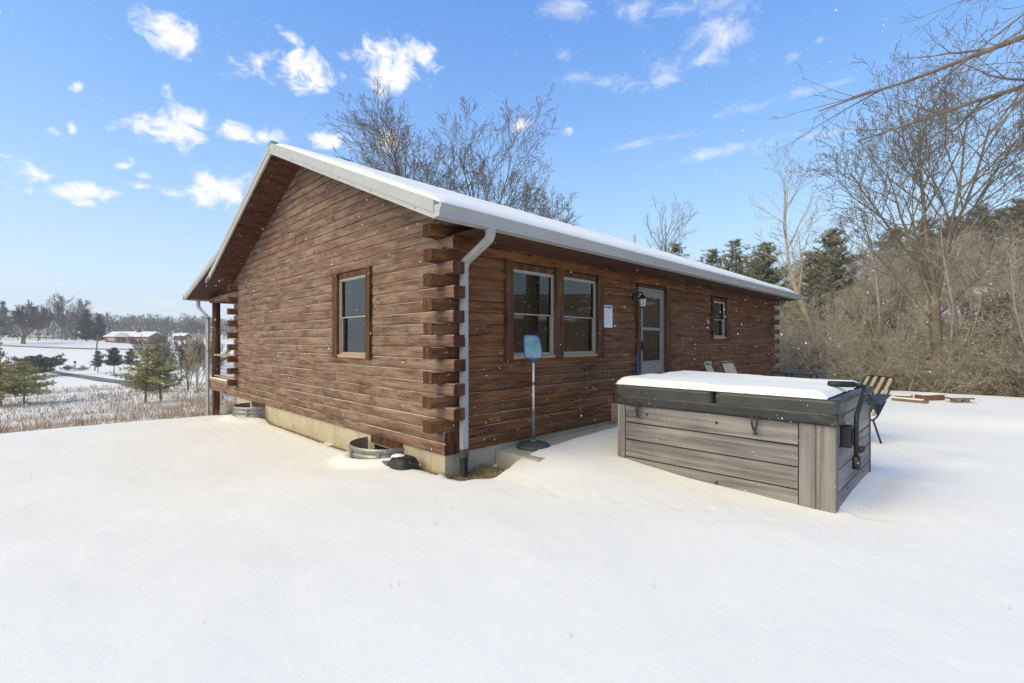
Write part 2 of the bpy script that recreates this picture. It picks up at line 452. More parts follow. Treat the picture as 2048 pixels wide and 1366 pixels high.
for i in range(8):
    t = i / 7; px, py = 1120 + 420 * t, 990 + 42 * t; Yp = 1.56 * FPX / (py - 683); q = cw((px - 1024) / FPX * Yp, Yp)
    PRINTS.append((q.x + _r.gauss(0, .04), q.y + _r.gauss(0, .04)))
def height(x, y, detail=True):
    dx, dy = x - CX, y - CY
    X = dx * RX + dy * RY; Y = dx * FX + dy * FY
    r = math.hypot(X, Y); phi = math.degrees(math.atan2(X, Y))
    wl = 1 - ss(-24, -8, phi); wr = ss(8, 24, phi)
    if phi < -100: wl *= 1 - ss(100, 140, -phi)
    if phi > 100: wr *= 1 - ss(100, 140, phi)
    back = ss(100, 140, abs(phi)); wc = max(0, 1 - wl - wr - back)
    z = wl * interp(HL, r) + wr * interp(HR, r) + wc * interp(HC, r) + back * interp(HB, r)
    z += -.10 * ss(.2, 2.6, y) * (1 - ss(1.0, 6, x))
    # ground banks up gently past the patio and stands higher over the slab
    if r < 40:
        z += .13 * ss(7.9, 9.3, x + .25 * noise.noise((x * .3, y * .3, 4.0))) * (1 - ss(16, 20, r)) * ss(2.5, -1.0, y)
        z += .145 * ss(.2, 1.3, x) * (1 - ss(8, 12, x)) * ss(-2.6, -.5, y) * (1 - ss(.3, 1.0, y))
    if detail and r < 60:
        k = ss(1.2, 4, r)
        z += (.028 * noise.noise((x * .35, y * .35, 1.3)) + .010 * noise.noise((x * 1.3, y * 1.3, 7.1)) * k + .004 * noise.noise((x * 4, y * 4, 3.1)) * k)
        # wind scoop right of the tub
        z += -.05 * math.exp(-((x - 4.5) / .8) ** 2 - ((y + 3.7) / .55) ** 2) + .05 * math.exp(-((x - 5.1) / .5) ** 2 - ((y + 4.3) / .4) ** 2)
        z += .022 * noise.noise((x * 2.2, y * 2.2, 9.0)) * math.exp(-((x - 5.2) / 1.4) ** 2 - ((y + 3.9) / 1.0) ** 2)
        # bare hollow by the downspout
        e = math.hypot((x - .38) / .52, (y + .17) / .36) + .18 * noise.noise((x * 5, y * 5, 2.0))
        z += -.075 * (1 - ss(.72, 1.08, e))
        # strip of slab blown clear beside the wall
        edge = -.36 + .085 * (x - .9) + .03 * noise.noise((x * 2.5, 0, 0))
        if .55 < x < 12.6 and y > -1: z += -.16 * ss(edge - .08, edge + .04, y) * ss(.62, .8, x)
        # melted back from the foundation
        if -.5 < x < .1 and y > 0: z += -.05 * ss(-.22, -.02, x)
        for (wy, wr_) in WELLS:
            q = math.hypot(x / .45, (y - wy) / wr_)
            z += -.75 * (1 - ss(.72, .9, q)) if x < .12 else 0
            z += .085 * math.exp(-((q - 1.2) / .28) ** 2) if x < 0 and q > .9 else 0
        # snow creeps up the tub sides
        ddx = max(TUB[0] - x, 0, x - TUB[1]); ddy = max(TUB[2] - y, 0, y - TUB[3]); dd = math.hypot(ddx, ddy)
        sd = ss(-.05, .25, TUB[2] - y) if x > TUB[0] + .1 else 0.0
        z += (.012 * (1 - sd) - .05 * sd) * math.exp(-(dd / .28) ** 2) - .035 * math.exp(-((x - TUB[0]) / .5) ** 2 - ((y - TUB[2]) / .8) ** 2)
        for (qx, qy) in PRINTS:
            q = (x - qx) ** 2 + (y - qy) ** 2
            if q < .03: z += -.009 * math.exp(-q / .0022) + .002 * math.exp(-(math.sqrt(q) - .085) ** 2 / .0012)
    elif detail:
        z += min(.8, r * .003) * noise.noise((x * .03, y * .03, 0))
    return z

def bare(x, y):
    dx, dy = x - CX, y - CY
    X = dx * RX + dy * RY; Y = dx * FX + dy * FY
    r = math.hypot(X, Y); phi = math.degrees(math.atan2(X, Y))
    b = 0.0
    if phi < 0:
        b = .40 * ss(14.6, 17.5, r) * (1 - ss(62, 88, r)) * (1 - ss(-26, -16, phi))
        n = noise.noise((x * .12, y * .12, 5.0))
        b *= .75 + .6 * n
        # a drift of clean snow between two belts of grass
        b *= 1 - .8 * math.exp(-((r - 21.5) / 1.6) ** 2)
    else:
        b = (.52 + .4 * ss(40, 60, r)) * ss(18.6, 21, r) * ss(8, 20, phi) * (1 - ss(120, 300, r))
        b *= .8 + .8 * noise.noise((x * .1, y * .1, 8.0))
    e = math.hypot((x - .38) / .52, (y + .17) / .36) + .18 * noise.noise((x * 5, y * 5, 2.0))
    b = max(b, 1.3 * (1 - ss(.86, 1.02, e)))
    if -.12 < x < .1 and 0 < y < 8.6: b = max(b, .9 * ss(-.10, -.03, x) * (1.0 if noise.noise((0, y * 2.0, 0)) > -.3 else .4))
    return b

def ground_hit(px, py, far=900):
    d = pixdir(px, py); t = 2.0
    while t < far:
        p = Vector((CX, CY, CZ)) + d * t
        if p.z <= height(p.x, p.y, False): return p
        t *= 1.006
    return Vector((CX, CY, CZ)) + d * far

def build_terrain():
    rs = [0.0]; r = .3
    while r < 1500:
        rs.append(r)
        r *= 1.035 if r < 3.5 else (1.011 if r < 11 else (1.018 if r < 32 else 1.04))
    an = []
    a = -180.0
    while a < 180 - 1e-6:
        an.append(a); a += .4 if -56 <= a < 56 else 4.0
    na = len(an); vs = []; at = []
    for r in rs[1:]:
        for a in an:
            A = math.radians(a); p = cw(r * math.sin(A), r * math.cos(A))
            vs.append((p.x, p.y, height(p.x, p.y))); at.append(bare(p.x, p.y))
    fs = []
    for i in range(len(rs) - 2):
        for k in range(na):
            k2 = (k + 1) % na
            fs.append((i * na + k, i * na + k2, (i + 1) * na + k2, (i + 1) * na + k))
    c = len(vs); p = cw(0, 0); vs.append((p.x, p.y, height(p.x, p.y))); at.append(0)
    me = bpy.data.meshes.new('ground')
    fs4 = np.array(fs, dtype=np.int32)[:, ::-1]
    tri = np.array([(c, (k + 1) % na, k) for k in range(na)], dtype=np.int32)[:, ::-1]
    vs = np.array(vs, dtype=np.float32)
    me.vertices.add(len(vs)); me.vertices.foreach_set('co', vs.ravel())
    nl = fs4.size + tri.size
    me.loops.add(nl); me.loops.foreach_set('vertex_index', np.concatenate([fs4.ravel(), tri.ravel()]))
    me.polygons.add(len(fs4) + len(tri))
    st = np.concatenate([np.arange(len(fs4)) * 4, len(fs4) * 4 + np.arange(len(tri)) * 3]).astype(np.int32)
    me.polygons.foreach_set('loop_start', st)
    me.polygons.foreach_set('loop_total', np.concatenate([np.full(len(fs4), 4), np.full(len(tri), 3)]).astype(np.int32))
    me.polygons.foreach_set('use_smooth', np.ones(len(fs4) + len(tri), dtype=bool))
    me.update(calc_edges=True); me.validate()
    A = me.attributes.new('bare', 'FLOAT', 'POINT'); A.data.foreach_set('value', np.array(at, dtype=np.float32))
    o = bpy.data.objects.new('ground', me); COL.objects.link(o)
    t = NT('snowy_ground')
    v = t.coords((1, 1, 1))
    n1 = t.noise(v, .6, 5, .5); n2 = t.noise(v, 70, 6, .7); n3 = t.math('ADD', t.noise(v, 6, 6, .62), t.math('MULTIPLY', t.noise(t.coords((1.2, 3.6, 1.0), rot=(0, 0, .5)), 1.1, 5, .6, .4), 1.5))
    snow = t.ramp(n1, [(.3, (.86, .83, .79)), (.7, (.91, .88, .84))])
    litter = t.ramp(t.noise(v, 22, 7, .7), [(.3, (.10, .07, .04)), (.5, (.28, .20, .11)), (.7, (.44, .34, .21))])
    at_ = t.n('ShaderNodeAttribute'); at_.attribute_name = 'bare'
    brk = t.math('ADD', t.math('MULTIPLY', t.noise(v, 1.3, 8, .68), .55), t.math('MULTIPLY', t.noise(v, 14, 6, .7), .45))
    msk = t.rng(t.math('SUBTRACT', t.math('ADD', at_.outputs['Fac'], brk), 1.0), -.06, .06)
    # the full-bare places (attribute above 1) are bare whatever the noise says
    t.set(t.mix(msk, snow, litter), .85, 0, .15)
    t.bump(t.math('ADD', t.math('MULTIPLY', n3, 1.0), t.math('MULTIPLY', n2, .16)), .20, .03)
    me.materials.append(t.m)
    tag(o, 'snow covered yard falling away to a valley field', None, None, 'structure')
    return o
build_terrain()

def ribbon(name, pts, width, mat, lift=.05, label=None):
    """draped strip through world points"""
    P = []
    for a, b in zip(pts, pts[1:]):
        for i in range(24): P.append(Vector(a).lerp(Vector(b), i / 24))
    P.append(Vector(pts[-1])); mb = MB()
    for i, p in enumerate(P):
        d = P[min(i + 1, len(P) - 1)] - P[max(i - 1, 0)]; d.z = 0; d.normalize(); n = Vector((-d.y, d.x, 0)) * width / 2
        for sgn in (-1, 1):
            q = p + n * sgn; mb.v.append((q.x, q.y, height(q.x, q.y) + lift))
        if i: b = 2 * i; mb.f.append((b - 2, b - 1, b + 1, b))
    return mb.build(name, mat, None, label=label, kind='structure')
ROADM = plain('worn_asphalt', (.17, .17, .17), .9, 0, .2, .5, .1)
ROADS = plain('snowy_track', (.60, .59, .57), .9, 0, .12, .3, .1)
ribbon('driveway', [ground_hit(60, 738), ground_hit(105, 745), ground_hit(175, 755), ground_hit(250, 766), ground_hit(330, 782)], 1.9, ROADM, .15)
ribbon('road', [ground_hit(-120, 686), ground_hit(60, 692), ground_hit(180, 697), ground_hit(300, 700), ground_hit(420, 704)], 5.0, ROADS, .25)

# ------------------------------------------------------------------ the log house
HL_, HW_ = 12.5, 8.52            # length along x, width along y
C_ = .145; Z0 = .19; LT = .175   # course height, foot of the logs, log thickness
OE, OR = .60, .57                # eave and rake overhang
RZ = 5.02; PITCH = (5.02 - 2.985) / (HW_ / 2 + OE)
def roof_top(y): return RZ - PITCH * abs(y - HW_ / 2)
RTH = .17                        # depth of the roof edge
house = empty('log_house', (0, 0, 0), 'brown stained log house with snowy gable roof and stacked corner log ends', 'house')

PROF = [(-LT, 0), (-.024, 0), (-.008, .008), (0, .034), (0, .106), (-.007, .135), (-.020, .1445), (-LT, .1445)]   # (outward, up)
rng = random.Random(11)
def log_piece(parent, wall, n, s0, s1, mat, name='log', jig=None):
    """one length of log. wall 'g': gable plane x=0 (runs along y); 'l': long wall plane y=0 (runs along x);
    's0','s1' are numbers or functions of height."""
    mb = MB(); z = Z0 + n * C_
    jig = rng.uniform(-.003, .003) if jig is None else jig
    vs = []
    for e, s in ((0, s0), (1, s1)):
        for (o, h) in PROF:
            sv = s(z + h) if callable(s) else s
            oo = o + (jig if o > -.1 else 0)
            if wall == 'g': vs.append((-oo, sv, z + h))
            elif wall == 'l': vs.append((sv, -oo, z + h))
            elif wall == 'r': vs.append((sv, HW_ + oo, z + h))       # rear wall, plane y=W
            else: vs.append((HL_ + oo, sv, z + h))                   # far gable, plane x=L
    k = len(PROF)
    mb.add(vs, [tuple(range(k)), tuple(range(2 * k - 1, k - 1, -1))] + [(i, (i + 1) % k, k + (i + 1) % k, k + i) for i in range(k)])
    o = mb.build(name, mat, parent); o.data.materials.append(WOOD_E)
    o.data.polygons[0].material_index = 1; o.data.polygons[1].material_index = 1
    return o

# openings: (s0, s1, z0, z1) of the outer trim
GWIN = (1.737, 2.972, 1.32, 2.64)
LOPEN = [(.987, 3.287, 1.33, 2.64), (4.39, 5.69, .30, 2.64), (7.80, 8.93, 1.64, 2.62)]
def cuts(a, b, openings, z):
    """stretches of [a,b] left standing beside the openings at height z (mid course)"""
    segs = [(a, b)]
    for (o0, o1, oz0, oz1) in openings:
        if oz0 + .03 < z < oz1 - .03:
            segs = [t for (p, q) in segs for t in ((p, min(q, o0)), (max(p, o1), q)) if t[1] - t[0] > .05]
    return segs
def joints(a, b):
    """butt joints along a long stretch"""
    out = [a]; s = a
    while b - s > 4.6:
        s += rng.uniform(1.6, 3.9)
        if b - s < .8: break
        out.append(s)
    out.append(b)
    return list(zip(out, out[1:]))

gw = MB(); gw.add([(.16, .03, .12), (.16, HW_ - .03, .12), (.16, HW_ - .03, roof_top(HW_) - .2), (.16, HW_ / 2, RZ - .2), (.16, .03, roof_top(0) - .2)],
                  [(0, 1, 2, 3, 4)])
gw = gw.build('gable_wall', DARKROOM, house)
NG = int((RZ - .19 - Z0) / C_) + 1
for n in range(NG):
    zt = Z0 + (n + .5) * C_
    a = 0.0 if n < 2 else (LT + .001 if n % 2 == 0 else -.173 + rng.uniform(-.012, .012))
    b = HW_ if n < 2 else (HW_ - LT - .001 if n % 2 == 0 else HW_ + .16)
    if n in (0, 1): b = 11.08
    if n == 17: b = 11.10
    lo, hi = a, b
    cut = Z0 + (n + 1) * C_ > roof_top(0) - RTH + .03
    fa = (lambda z: HW_ / 2 - (RZ - RTH + .04 - z) / PITCH); fb = (lambda z: HW_ / 2 + (RZ - RTH + .04 - z) / PITCH)
    if cut and Z0 + n * C_ > RZ - RTH: break
    if cut: lo, hi = fa(zt), fb(zt)
    for (p, q) in cuts(lo, hi, [GWIN], zt):
        for (s0, s1) in joints(p, q):
            e0 = fa if (cut and s0 == lo) else s0 + (.0025 if s0 != p else 0)
            e1 = fb if (cut and s1 == hi) else s1 - (.0025 if s1 != q else 0)
            log_piece(gw, 'g', n, e0, e1, WOOD_Y)

lw = MB(); lw.box(.17, HL_ - .17, .15, .17, .12, 3.0)
# long wall backing with holes where the openings are
lw = MB()
xs = sorted({.17, HL_ - .17} | {v for o in LOPEN for v in (o[0] + .12, o[1] - .12)})
for x0, x1 in zip(xs, xs[1:]):
    op = [o for o in LOPEN if o[0] + .1 < (x0 + x1) / 2 < o[1] - .1]
    if op: lw.box(x0, x1, .15, .17, .12, op[0][2] + .05); lw.box(x0, x1, .15, .17, op[0][3] - .05, 3.0)
    else: lw.box(x0, x1, .15, .17, .12, 3.0)
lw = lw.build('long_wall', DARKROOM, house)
NL = 20
for n in range(NL):
    zt = Z0 + (n + .5) * C_
    a = LT + .001 if (n < 2 or n % 2 == 1) else -.19 + rng.uniform(-.012, .012)
    b = HL_ - LT - .001 if n % 2 == 1 else HL_ + .18
    for (p, q) in cuts(a, b, LOPEN, zt):
        for (s0, s1) in joints(p, q):
            log_piece(lw, 'l', n, s0 + (.0025 if s0 != p else 0), s1 - (.0025 if s1 != q else 0), WOOD_X)
# far corners: the crossing logs of the rear wall and the far gable
bw = MB(); bw.box(.2, HL_ - .2, HW_ - .17, HW_ - .15, .12, 3.0); bw = bw.build('rear_wall', DARKROOM, house)
fw = MB(); fw.add([(HL_ - .16, .03, .12), (HL_ - .16, HW_ - .03, .12), (HL_ - .16, HW_ - .03, roof_top(HW_) - .2), (HL_ - .16, HW_ / 2, RZ - .2), (HL_ - .16, .03, roof_top(0) - .2)], [(0, 1, 2, 3, 4)])
fw = fw.build('far_gable_wall', DARKROOM, house)
for n in range(2, NL):
    if n % 2 == 0: log_piece(bw, 'r', n, -.19, 1.2, WOOD_X)
    else:
        log_piece(fw, 'f', n, -.175, 1.2, WOOD_Y)
# foundation of formed concrete with panel seams
fo = MB(); fo.box(.035, HL_ - .035, .035, HW_ - .035, -1.0, Z0 + .004); fo = fo.build('foundation', CONC, house)
CONCS = plain('concrete_seam', (.25, .20, .14), .95, 0, .2, 9, .2)
for y in [.32, 1.0, 2.2, 3.05, 3.95, 4.85, 5.7, 7.55, 8.2]:
    m = MB(); m.box(.0345, .038, y, y + .012, -.3, Z0 - .01); m.build('panel_seam', CONCS, fo)

# ---- roof
roof = MB()
def slope_slab(mb, y0, z0, y1, z1, x0, x1, th):
    mb.add([(x0, y0, z0), (x1, y0, z0), (x1, y1, z1), (x0, y1, z1), (x0, y0, z0 - th), (x1, y0, z0 - th), (x1, y1, z1 - th), (x0, y1, z1 - th)],
           [(0, 1, 2, 3), (7, 6, 5, 4), (0, 4, 5, 1), (1, 5, 6, 2), (2, 6, 7, 3), (3, 7, 4, 0)])
XA, XB = -OR, HL_ + .45
METAL = plain('grey_metal_roofing', (.33, .35, .34), .4, .6, .1, 2, .05)
slope_slab(roof, -OE, roof_top(-OE), HW_ / 2 - .001, RZ, XA + .02, XB - .02, .05)
slope_slab(roof, HW_ / 2 + .001, RZ, HW_ + .45, roof_top(HW_ + .45), XA + .02, XB - .02, .05)
roof = roof.build('roof', METAL, house)
# soffit boards under both slopes (narrow boards running with the ridge)
so = MB()
def soffit_boards(mb, ya, yb, x0, x1, drop):
    w = .088; L = abs(yb - ya) / math.cos(math.atan(PITCH)); nb = int(L / w); sg = 1 if yb > ya else -1
    for i in range(nb):
        y0 = ya + sg * i * abs(yb - ya) / nb; y1 = ya + sg * ((i + 1) * abs(yb - ya) / nb - .008)
        z0, z1 = roof_top(y0) - drop, roof_top(y1) - drop
        mb.add([(x0, y0, z0), (x1, y0, z0), (x1, y1, z1), (x0, y1, z1), (x0, y0, z0 + .02), (x1, y0, z0 + .02), (x1, y1, z1 + .02), (x0, y1, z1 + .02)],
               [(0, 3, 2, 1), (4, 5, 6, 7), (0, 1, 5, 4), (1, 2, 6, 5), (2, 3, 7, 6), (3, 0, 4, 7)])
soffit_boards(so, HW_ / 2, HW_ + .40, XA + .03, .05, RTH - .025)
soffit_boards(so, HW_ / 2, -OE + .03, XA + .03, .05, RTH - .025)
so.build('rake_soffit', WOOD_S, house)
es = MB(); es.box(.05, XB - .03, -OE + .02, .05, roof_top(-OE) - RTH - .002, roof_top(-OE) - RTH + .015); es.build('eave_soffit', WOOD_S, house)
# rake trim: upper flashing and lower fascia board, front rake in four runs
def rake(name, ya, yb, d0, d1, x0, x1, mat, extra=0.0):
    mb = MB(); za, zb = roof_top(ya), roof_top(yb)
    mb.add([(x0, ya, za - d0), (x1, ya, za - d0), (x1, yb, zb - d0), (x0, yb, zb - d0), (x0, ya, za - d1), (x1, ya, za - d1), (x1, yb, zb - d1), (x0, yb, zb - d1)],
           [(0, 1, 2, 3), (7, 6, 5, 4), (0, 4, 5, 1), (1, 5, 6, 2), (2, 6, 7, 3), (3, 7, 4, 0)])
    return mb.build(name, mat, house)
rake('rake_flashing', HW_ / 2, -OE + .01, -.012, .118, XA - .012, XA + .02, WHITE)
rake('rake_fascia', HW_ / 2, -OE + .01, .1185, RTH + .01, XA - .002, XA + .03, WHITE)
rake('rake_flashing', HW_ / 2 + .0005, 7.70, -.012, .085, XA - .012, XA + .02, WHITE)
rake('rake_fascia', HW_ / 2 + .0005, 8.52, .0855, RTH + .01, XA - .002, XA + .03, WHITE)
m = MB(); m.box(XA - .016, XA + .10, HW_ / 2 - .10, HW_ / 2 + .10, RZ - .03, RZ + .02); m.build('ridge_cap', METAL, house)
for y in (3.25, 2.42, 1.6, .72, -.25):
    m = MB(); m.tube([(XA - .008, y, roof_top(y) - .145), (XA + .01, y, roof_top(y) - .145)], .006, 8); m.build('screw', BLACK, house)
# snow lying on the near slope: rounded at eave, thin along the rake
def roof_snow():
    nx, ny = 150, 26; vs = []; fs = []
    x0, x1 = XA + .03, XB - .02; y0, y1 = -OE - .015, HW_ / 2 + .05
    for j in range(ny + 1):
        for i in range(nx + 1):
            x = x0 + (x1 - x0) * i / nx; y = y0 + (y1 - y0) * j / ny
            ex = min(ss(0, .22, x - x0), ss(0, .25, x1 - x)); ey = ss(0, .16, y - y0 + .01) * (1 - .7 * ss(y1 - .12, y1, y))
            th = .012 + (.062 + .018 * noise.noise((x * .8, y * 1.1, 0)) + .006 * noise.noise((x * 5, y * 5, 2))) * math.sqrt(max(0, ex * ey))
            yy = y + (.012 * noise.noise((x * 3, 0, 5)) if j == 0 else 0)
            vs.append((x, yy, roof_top(min(yy, HW_ / 2)) + th))
    for j in range(ny):
        for i in range(nx):
            a = j * (nx + 1) + i; fs.append((a, a + 1, a + nx + 2, a + nx + 1))
    # skirt down to the metal
    b = len(vs)
    edge = [i for i in range(nx + 1)] + [j * (nx + 1) + nx for j in range(1, ny + 1)] + [ny * (nx + 1) + i for i in range(nx - 1, -1, -1)] + [j * (nx + 1) for j in range(ny - 1, 0, -1)]
    for e in edge:
        v = vs[e]; vs.append((v[0], v[1], roof_top(min(v[1], HW_ / 2)) + .0005))
    for k in range(len(edge)):
        k2 = (k + 1) % len(edge); fs.append((edge[k2], edge[k], b + k, b + k2))
    o = fast_mesh('roof_snow', np.array(vs), np.array(fs), SNOW, None, True)
    tag(o, 'thin sheet of white snow lying on the house roof slope', None, None, 'stuff')
roof_snow()

# ---- gutter and its downspout
gz = roof_top(-OE) - .035
GP = [(0, 0), (-.01, .0), (-.075, 0.0), (-.083, .012), (-.085, .045), (-.098, .075), (-.118, .105), (-.122, .128), (-.112, .128), (-.106, .112), (-.074, .05), (-.072, .012), (0, .012)]
g = MB(); g.prism([(0, a, b) for a, b in GP], (XA - .002, -OE + .002, gz - .128), (XB, -OE + .002, gz - .128)); gutter = g.build('gutter', GUTTER, house)
m = MB(); m.prism([(0, a, b) for a, b in [(0, 0), (-.075, 0), (-.084, .012), (-.086, .045), (-.099, .075), (-.119, .105), (-.122, .128), (0, .128)]], (XA - .006, -OE + .004, gz - .128), (XA - .001, -OE + .004, gz - .128)); m.build('end_cap', WHITE, gutter)
m = MB(); m.box(XA + .04, XB - .01, -OE + .004, -OE + .03, roof_top(-OE) - RTH, roof_top(-OE) - .03); m.build('eave_fascia', WHITE, house)
def rect_tube(mb, pts, w, h, ups):
    """swept rectangle with given 'wide' axis at each station"""
    n = len(pts); b = len(mb.v)
    for i, p in enumerate(pts):
        p = Vector(p); d = Vector(pts[min(i + 1, n - 1)]) - Vector(pts[max(i - 1, 0)]); d.normalize()
        s = Vector(ups); s = (s - d * s.dot(d)).normalized(); t = d.cross(s)
        for (i1, j1) in ((-1, -1), (-1, -.8), (1, -.8), (1, -1), (1, 1), (-1, 1)):
            mb.v.append(tuple(p + s * (w / 2 * i1) + t * (h / 2 * j1)))
    k = 6
    for i in range(n - 1):
        for q in range(k):
            q2 = (q + 1) % k; mb.f.append((b + i * k + q, b + i * k + q2, b + (i + 1) * k + q2, b + (i + 1) * k + q))
    mb.f.append(tuple(b + q for q in range(k))); mb.f.append(tuple(b + (n - 1) * k + q for q in reversed(range(k))))
dsx = .228                                      # pipe stands against the log ends
DY = -.085
dsp = empty('downspout', (dsx, DY, 0), 'white square downspout with curved elbow running down beside the log ends', 'downspout')
m = MB()
tx, ty, tz = .155, -OE - .045, gz - .12
cv = [(tx, ty, tz), (tx, ty, tz - .05)]
for i in range(1, 6):
    a = i / 5; cv.append((tx + .006 * a, ty + .055 * a * a, tz - .05 - .085 * a))
for i in range(1, 6):
    a = i / 5; cv.append((tx + .006 + (dsx - tx - .012) * a, ty + .055 + (DY - ty - .10) * a, tz - .135 - .17 * a))
for i in range(1, 6):
    a = i / 5; cv.append((dsx - .006 * (1 - a), DY - .045 * (1 - a) ** 2, tz - .305 - .12 * a))
rect_tube(m, cv, .085, .066, (1, 0, 0)); m.build('elbow', GUTTER, dsp)
for i in range(5):                              # crimped ribs of the two bends
    p = Vector((tx, ty + .05 * (i / 4) ** 2, tz - .05 - .085 * i / 4)); m = MB(); m.obox(p, (.0445, 0, 0), (0, .0355, 0), (0, 0, .004)); m.build('crimp', GUTTER, dsp)
m = MB(); m.box(dsx - .043, dsx + .043, DY - .033, DY + .033, .245, tz - .40); m.build('pipe', GUTTER, dsp)
m = MB(); m.box(dsx + .018, dsx + .021, DY - .0345, DY - .033, .25, tz - .42); m.box(dsx - .021, dsx - .018, DY - .0345, DY - .033, .25, tz - .42); m.build('pipe_rib', GUTTER, dsp)
m = MB(); m.box(dsx - .05, dsx + .05, DY - .042, DY + .042, .15, .262); m.build('adapter', plain('dark_grey_plastic', (.07, .07, .075), .5), dsp, bevel=.008)
prof = []
for i in range(22): prof.append((.052 if i % 2 else .042, -.12 + i * .0128))
m = MB(); m.lathe((dsx, DY, 0), prof, 16); m.build('corrugated_drain', BLACK, dsp)

# ---- windows and door
def trim_bar(parent, name, mat, x0, x1, y0, y1, z0, z1, bevel=.006):
    m = MB(); m.box(x0, x1, y0, y1, z0, z1); return m.build(name, mat, parent, bevel=bevel)
def window(wall, s0, s1, z0, z1, name, left_trim=.10, right_trim=.10, curtain_or_reflection=None, sill=True, fl=.022):
    """double-hung window. s runs along the wall; build in wall coordinates then map."""
    def B(mb, sa, sb, oa, ob, za, zb):           # o: outward from the wall plane
        if wall == 'g': mb.box(-ob, -oa, sa, sb, za, zb)
        else: mb.box(sa, sb, -ob, -oa, za, zb)
    W = empty(name, (0, (s0 + s1) / 2, z0) if wall == 'g' else ((s0 + s1) / 2, 0, z0)); W.parent = house
    a, b = s0 + left_trim, s1 - right_trim
    for (p, q) in ((s0, a), (b, s1)):
        m = MB(); B(m, p, q, -.12, .045, z0 - .02, z1 + .01); m.build('side_trim', WOOD_T, W, bevel=.005)
    m = MB(); B(m, a + .001, b - .001, -.12, .004, z1 - .085, z1); m.build('head_board', WOOD_T, W)
    f = MB(); zt, zb = z1 - .086, z0 + .035
    for (p, q, r, t) in ((a, a + fl, zb, zt), (b - fl, b, zb, zt), (a + fl, b - fl, zt - fl, zt), (a + fl, b - fl, zb, zb + fl)):
        B(f, p + .001, q - .001, -.11, -.004, r, t)
    f.build('frame', VINYL, W)
    zm = (zt + zb) / 2 - .01
    for (nm, za, zc, o) in (('upper_sash', zm - .012, zt - fl, -.020), ('lower_sash', zb + fl, zm + .018, -.042)):
        f = MB(); w = .015
        B(f, a + fl, a + fl + w, o - .02, o, za, zc); B(f, b - fl - w, b - fl, o - .02, o, za, zc)
        B(f, a + fl + w, b - fl - w, o - .02, o, zc - w, zc); B(f, a + fl + w, b - fl - w, o - .02, o, za, za + w)
        sh = f.build(nm, VINYL, W)
        g_ = MB(); B(g_, a + fl + w, b - fl - w, o - .013, o - .009, za + w, zc - w); g_.build('pane', GLASS, sh)
    if sill:
        m = MB(); B(m, a - .01, b + .03, -.11, .03, z0 - .012, z0 + .034); m.build('sill', SILLW, W, bevel=.004)
    # the room behind: a dark recess and what hangs in it
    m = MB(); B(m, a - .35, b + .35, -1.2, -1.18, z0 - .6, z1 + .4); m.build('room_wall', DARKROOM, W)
    if curtain_or_reflection:
        for (fa, fb, za, zb_) in curtain_or_reflection:
            m = MB(); n = 14
            for i in range(n):
                u0 = a + (b - a) * (fa + (fb - fa) * i / n); u1 = a + (b - a) * (fa + (fb - fa) * (i + 1) / n); d = .012 * (i % 2)
                B(m, u0, u1, -.165 - d, -.16 - d, za, zb_)
            m.build('curtain_or_reflection', CURTAIN_OR_REFLECTION, W)
    return W
window('g', GWIN[0], GWIN[1], GWIN[2], GWIN[3], 'window', .118, .17, curtain_or_reflection=[(.12, .95, 1.95, 2.46), (.0, .45, 1.40, 1.95)])  # pale sheets behind this glass stand in for a screen reflection
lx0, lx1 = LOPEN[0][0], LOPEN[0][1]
window('l', lx0, 2.116, 1.33, 2.64, 'window', .142, .088, curtain_or_reflection=[(.74, 1.0, 1.36, 2.5)])
window('l', 2.118, lx1, 1.33, 2.64, 'window', .09, .174, curtain_or_reflection=[(.80, 1.0, 1.36, 2.5)])
window('l', LOPEN[2][0], LOPEN[2][1], LOPEN[2][2], LOPEN[2][3], 'window', .06, .26, curtain_or_reflection=[(0, 1, 1.7, 2.5)])
# storm door
d0, d1, dz0, dz1 = LOPEN[1]
D = empty('door', ((d0 + d1) / 2, 0, dz0)); D.parent = house
DX0, DX1 = d0 + .11, d1 - .20
m = MB(); m.box(d0, DX0, -.045, .12, dz0, 2.28); m.build('side_trim', WOOD_T, D, bevel=.005)
m = MB(); m.box(DX1, d1, -.05, .12, dz0, dz1); m.build('side_trim', WOOD_T, D, bevel=.005)
m = MB(); m.box(DX0 + .001, DX1 - .001, -.004, .12, dz1 - .06, dz1); m.build('head_board', WOOD_T, D)
m = MB(); m.box(DX0 + .001, DX0 + .04, .0, .12, dz0, dz1 - .061); m.box(DX1 - .04, DX1 - .001, .0, .12, dz0, dz1 - .061); m.box(DX0 + .04, DX1 - .04, 0, .12, dz1 - .10, dz1 - .061); m.build('jamb', GREYDOOR, D)
la, lb, lt = DX0 + .041, DX1 - .041, dz1 - .102
leaf = MB(); st = .115
gzb, gzm, gzt = 1.19, 1.775, 2.41
leaf.box(la, la + st, .01, .045, dz0 + .02, lt); leaf.box(lb - st, lb, .01, .045, dz0 + .02, lt)
leaf.box(la + st, lb - st, .01, .045, gzt, lt); leaf.box(la + st, lb - st, .01, .045, dz0 + .02, gzb); leaf.box(la + st, lb - st, .012, .043, gzm, gzm + .055)
leaf = leaf.build('door_leaf', GREYDOOR, D, bevel=.004)
for (p, q) in ((gzb, gzm), (gzm + .055, gzt)):
    m = MB(); m.box(la + st, lb - st, .026, .030, p, q); m.build('pane', GLASS, leaf)
m = MB(); m.box(la + st - .012, la + st, .002, .012, gzb - .012, gzt + .012); m.box(lb - st, lb - st + .012, .002, .012, gzb - .012, gzt + .012)
